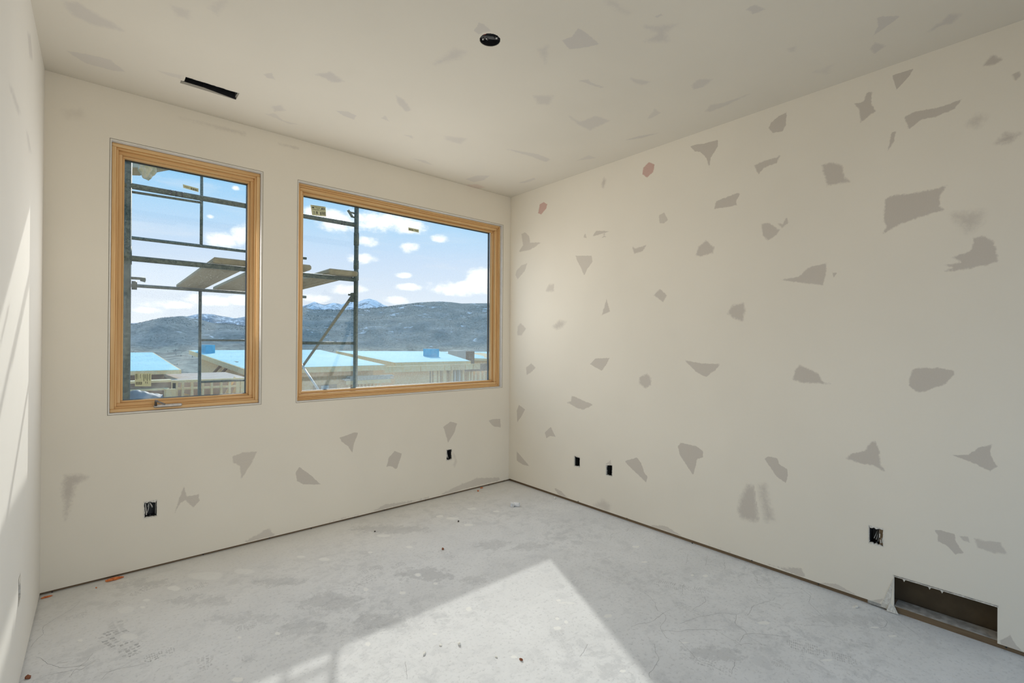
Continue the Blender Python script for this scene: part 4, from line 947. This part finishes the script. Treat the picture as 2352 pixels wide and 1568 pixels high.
MB().box((lw0, 12.15, at(340, 897, 12.2).z), (at(388, 890, 12.2).x, 12.3, at(340, 893, 12.2).z)).build('ledger_board', M_LUMBER, lw)
MB().box((at(378, 905, 12).x, 11.95, ZG), (at(389, 905, 12).x, 12.15, at(380, 893, 12).z)).build('corner_post', M_LUMBER, lw)
MB().box((at(380, 905, 12).x, 11.9, ZG), (at(402, 905, 12).x, 12.0, at(380, 893, 12).z)).build('corner_post', M_LUMBER, lw)
zd = at(410, 868, 14.2).z
dk = single('plywood_deck', MB().box((at(377, 860, 14.5).x+.05, 13.3, zd-3.4), (at(520, 865, 16.0).x, 16.2, zd)), M_PLY, 'pinkish plywood deck between the left and middle houses', 'deck')
# plastic sheeting slumped over the wall foot
bm = bmesh.new(); bmesh.ops.create_grid(bm, x_segments=30, y_segments=20, size=1)
p0 = at(255, 899, 11.6); p1 = at(376, 900, 11.6)
for v in bm.verts:
    u, w = v.co.x*.5+.5, v.co.y*.5+.5
    x = p0.x+(p1.x-p0.x)*u; y = 11.8-.8*(1-w); z = p0.z-.02-.9*(1-w)**1.4-.10*u**3+.035*mnoise.noise(Vector((u*3, w*4, 1)))+.02*mnoise.noise(Vector((u*13, w*11, 4)))
    v.co = Vector((x, y, z))
me = bpy.data.meshes.new('plastic_sheet'); bm.to_mesh(me); bm.free()
for q in me.polygons: q.use_smooth = True
o = link('plastic_sheet', me, M_SHEET); tag(o, 'translucent plastic sheeting slumped below the barcode sticker', 'plastic sheet')
o.modifiers.new('thickness', 'SOLIDIFY').thickness = .01

# ---------------------------------------------------------------- land: slope, valley, hills and snowy range
def prof(pts):
    A = [];
    for px, py in pts:
        d = ray(px, py); A.append((math.atan2(d.x, d.y), d.z/math.hypot(d.x, d.y)))
    A.sort(); return np.array(A)
FRONT = prof([(150, 752), (302, 745), (340, 738), (370, 731), (400, 726), (416, 725), (440, 728), (465, 735), (490, 742), (520, 742), (566, 750), (640, 722), (693, 705), (720, 712), (760, 712), (800, 712), (850, 709), (884, 704), (920, 699), (960, 694), (1010, 692), (1035, 694), (1060, 697), (1120, 696), (1200, 690), (1400, 700)])
BACK = prof([(150, 752), (302, 742), (330, 740), (350, 735), (400, 733), (440, 725), (460, 720.5), (490, 721), (515, 726), (540, 731), (566, 725), (640, 712), (693, 703), (708, 698), (722, 692), (735, 697), (745, 699), (768, 694), (785, 698), (800, 692), (820, 694), (835, 688), (849, 685.5), (865, 690), (880, 698), (900, 705), (960, 712), (1200, 720)])
def fbm(x, y, s, o=5): return mnoise.fractal(Vector((x*s, y*s, 3.1)), 1.0, 2.0, o)
R_KEYS = np.array([9, 12, 60, 130, 350, 700, 1000, 1250, 1500, 1750, 2000, 2200, 2700, 3200])
def land(a, r):
    te = np.interp(a, FRONT[:, 0], FRONT[:, 1]); zr = CAMZ+2000*te
    Z = [ZG, ZG, ZG-1, -14, -46, -58, -52, -20, zr*.30, zr*.68, zr, zr*.85, zr*.3, -60]
    z = float(np.interp(r, R_KEYS, Z)); x, y = r*math.sin(a), r*math.cos(a)
    amp = float(np.interp(r, [60, 400, 1000, 1500, 1850, 2000, 2300, 3200], [0, 2, 5, 26, 14, 3.0, 10, 20]))
    if r > 1e9: amp = 0
    return x, y, z+amp*fbm(x, y, .0045)
def land_mesh(name, fn, azs, rs, mt):
    vs = [fn(a, r) for a in azs for r in rs]; n = len(rs)
    me = bpy.data.meshes.new(name); me.from_pydata(vs, [], [(i*n+j, (i+1)*n+j, (i+1)*n+j+1, i*n+j+1) for i in range(len(azs)-1) for j in range(n-1)]); me.update()
    for q in me.polygons: q.use_smooth = True
    o = link(name, me, mt); bpy.context.view_layer.update(); return o
AZ = np.linspace(math.radians(-35), math.radians(80), 520)
o = land_mesh('building_ground', land, AZ, [9, 12, 20, 35, 60, 90, 130], M_GROUND); o['kind'] = 'structure'
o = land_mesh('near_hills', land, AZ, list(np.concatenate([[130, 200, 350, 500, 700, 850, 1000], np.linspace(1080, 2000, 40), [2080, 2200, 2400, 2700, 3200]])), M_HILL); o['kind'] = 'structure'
def snow(a, r):
    te = np.interp(a, BACK[:, 0], BACK[:, 1]); zr = CAMZ+4200*te
    z = float(np.interp(r, [3000, 3500, 3900, 4200, 4500, 5200], [-60, zr*.45, zr*.80, zr, zr*.8, -60])); x, y = r*math.sin(a), r*math.cos(a)
    amp = float(np.interp(r, [3000, 3600, 4050, 4200, 4500], [10, 45, 22, 5, 30])); return x, y, z+amp*fbm(x, y, .005, 6)
o = land_mesh('snowy_range', snow, AZ, list(np.linspace(3000, 4600, 36))+[5200], M_SNOW); o['kind'] = 'structure'
rnd = random.Random(9); vs, fs = [], []
for i in range(16000):
    a = rnd.uniform(math.radians(0), math.radians(41)); r = rnd.choice((rnd.uniform(560, 1100), rnd.uniform(1100, 2010), rnd.uniform(1500, 2010), rnd.uniform(1900, 2010)))
    x, y, z = land(a, r)
    if fbm(x, y, .006, 4)+rnd.uniform(-.25, .25) < -.02: continue
    if z < -26 and rnd.random() < .8: continue
    h = rnd.uniform(1.3, 3.4); w = h*rnd.uniform(.28, .42); k = len(vs)
    vs += [(x+w*math.cos(t*2.094+a), y+w*math.sin(t*2.094+a), z-1) for t in range(3)]+[(x, y, z+h)]; fs += [(k, k+1, k+3), (k+1, k+2, k+3), (k+2, k, k+3)]
me = bpy.data.meshes.new('distant_trees'); me.from_pydata(vs, [], fs); o = link('distant_trees', me, M_TREE)
tag(o, 'dark trees scattered over the far hillsides and valley', 'trees', kind='stuff')
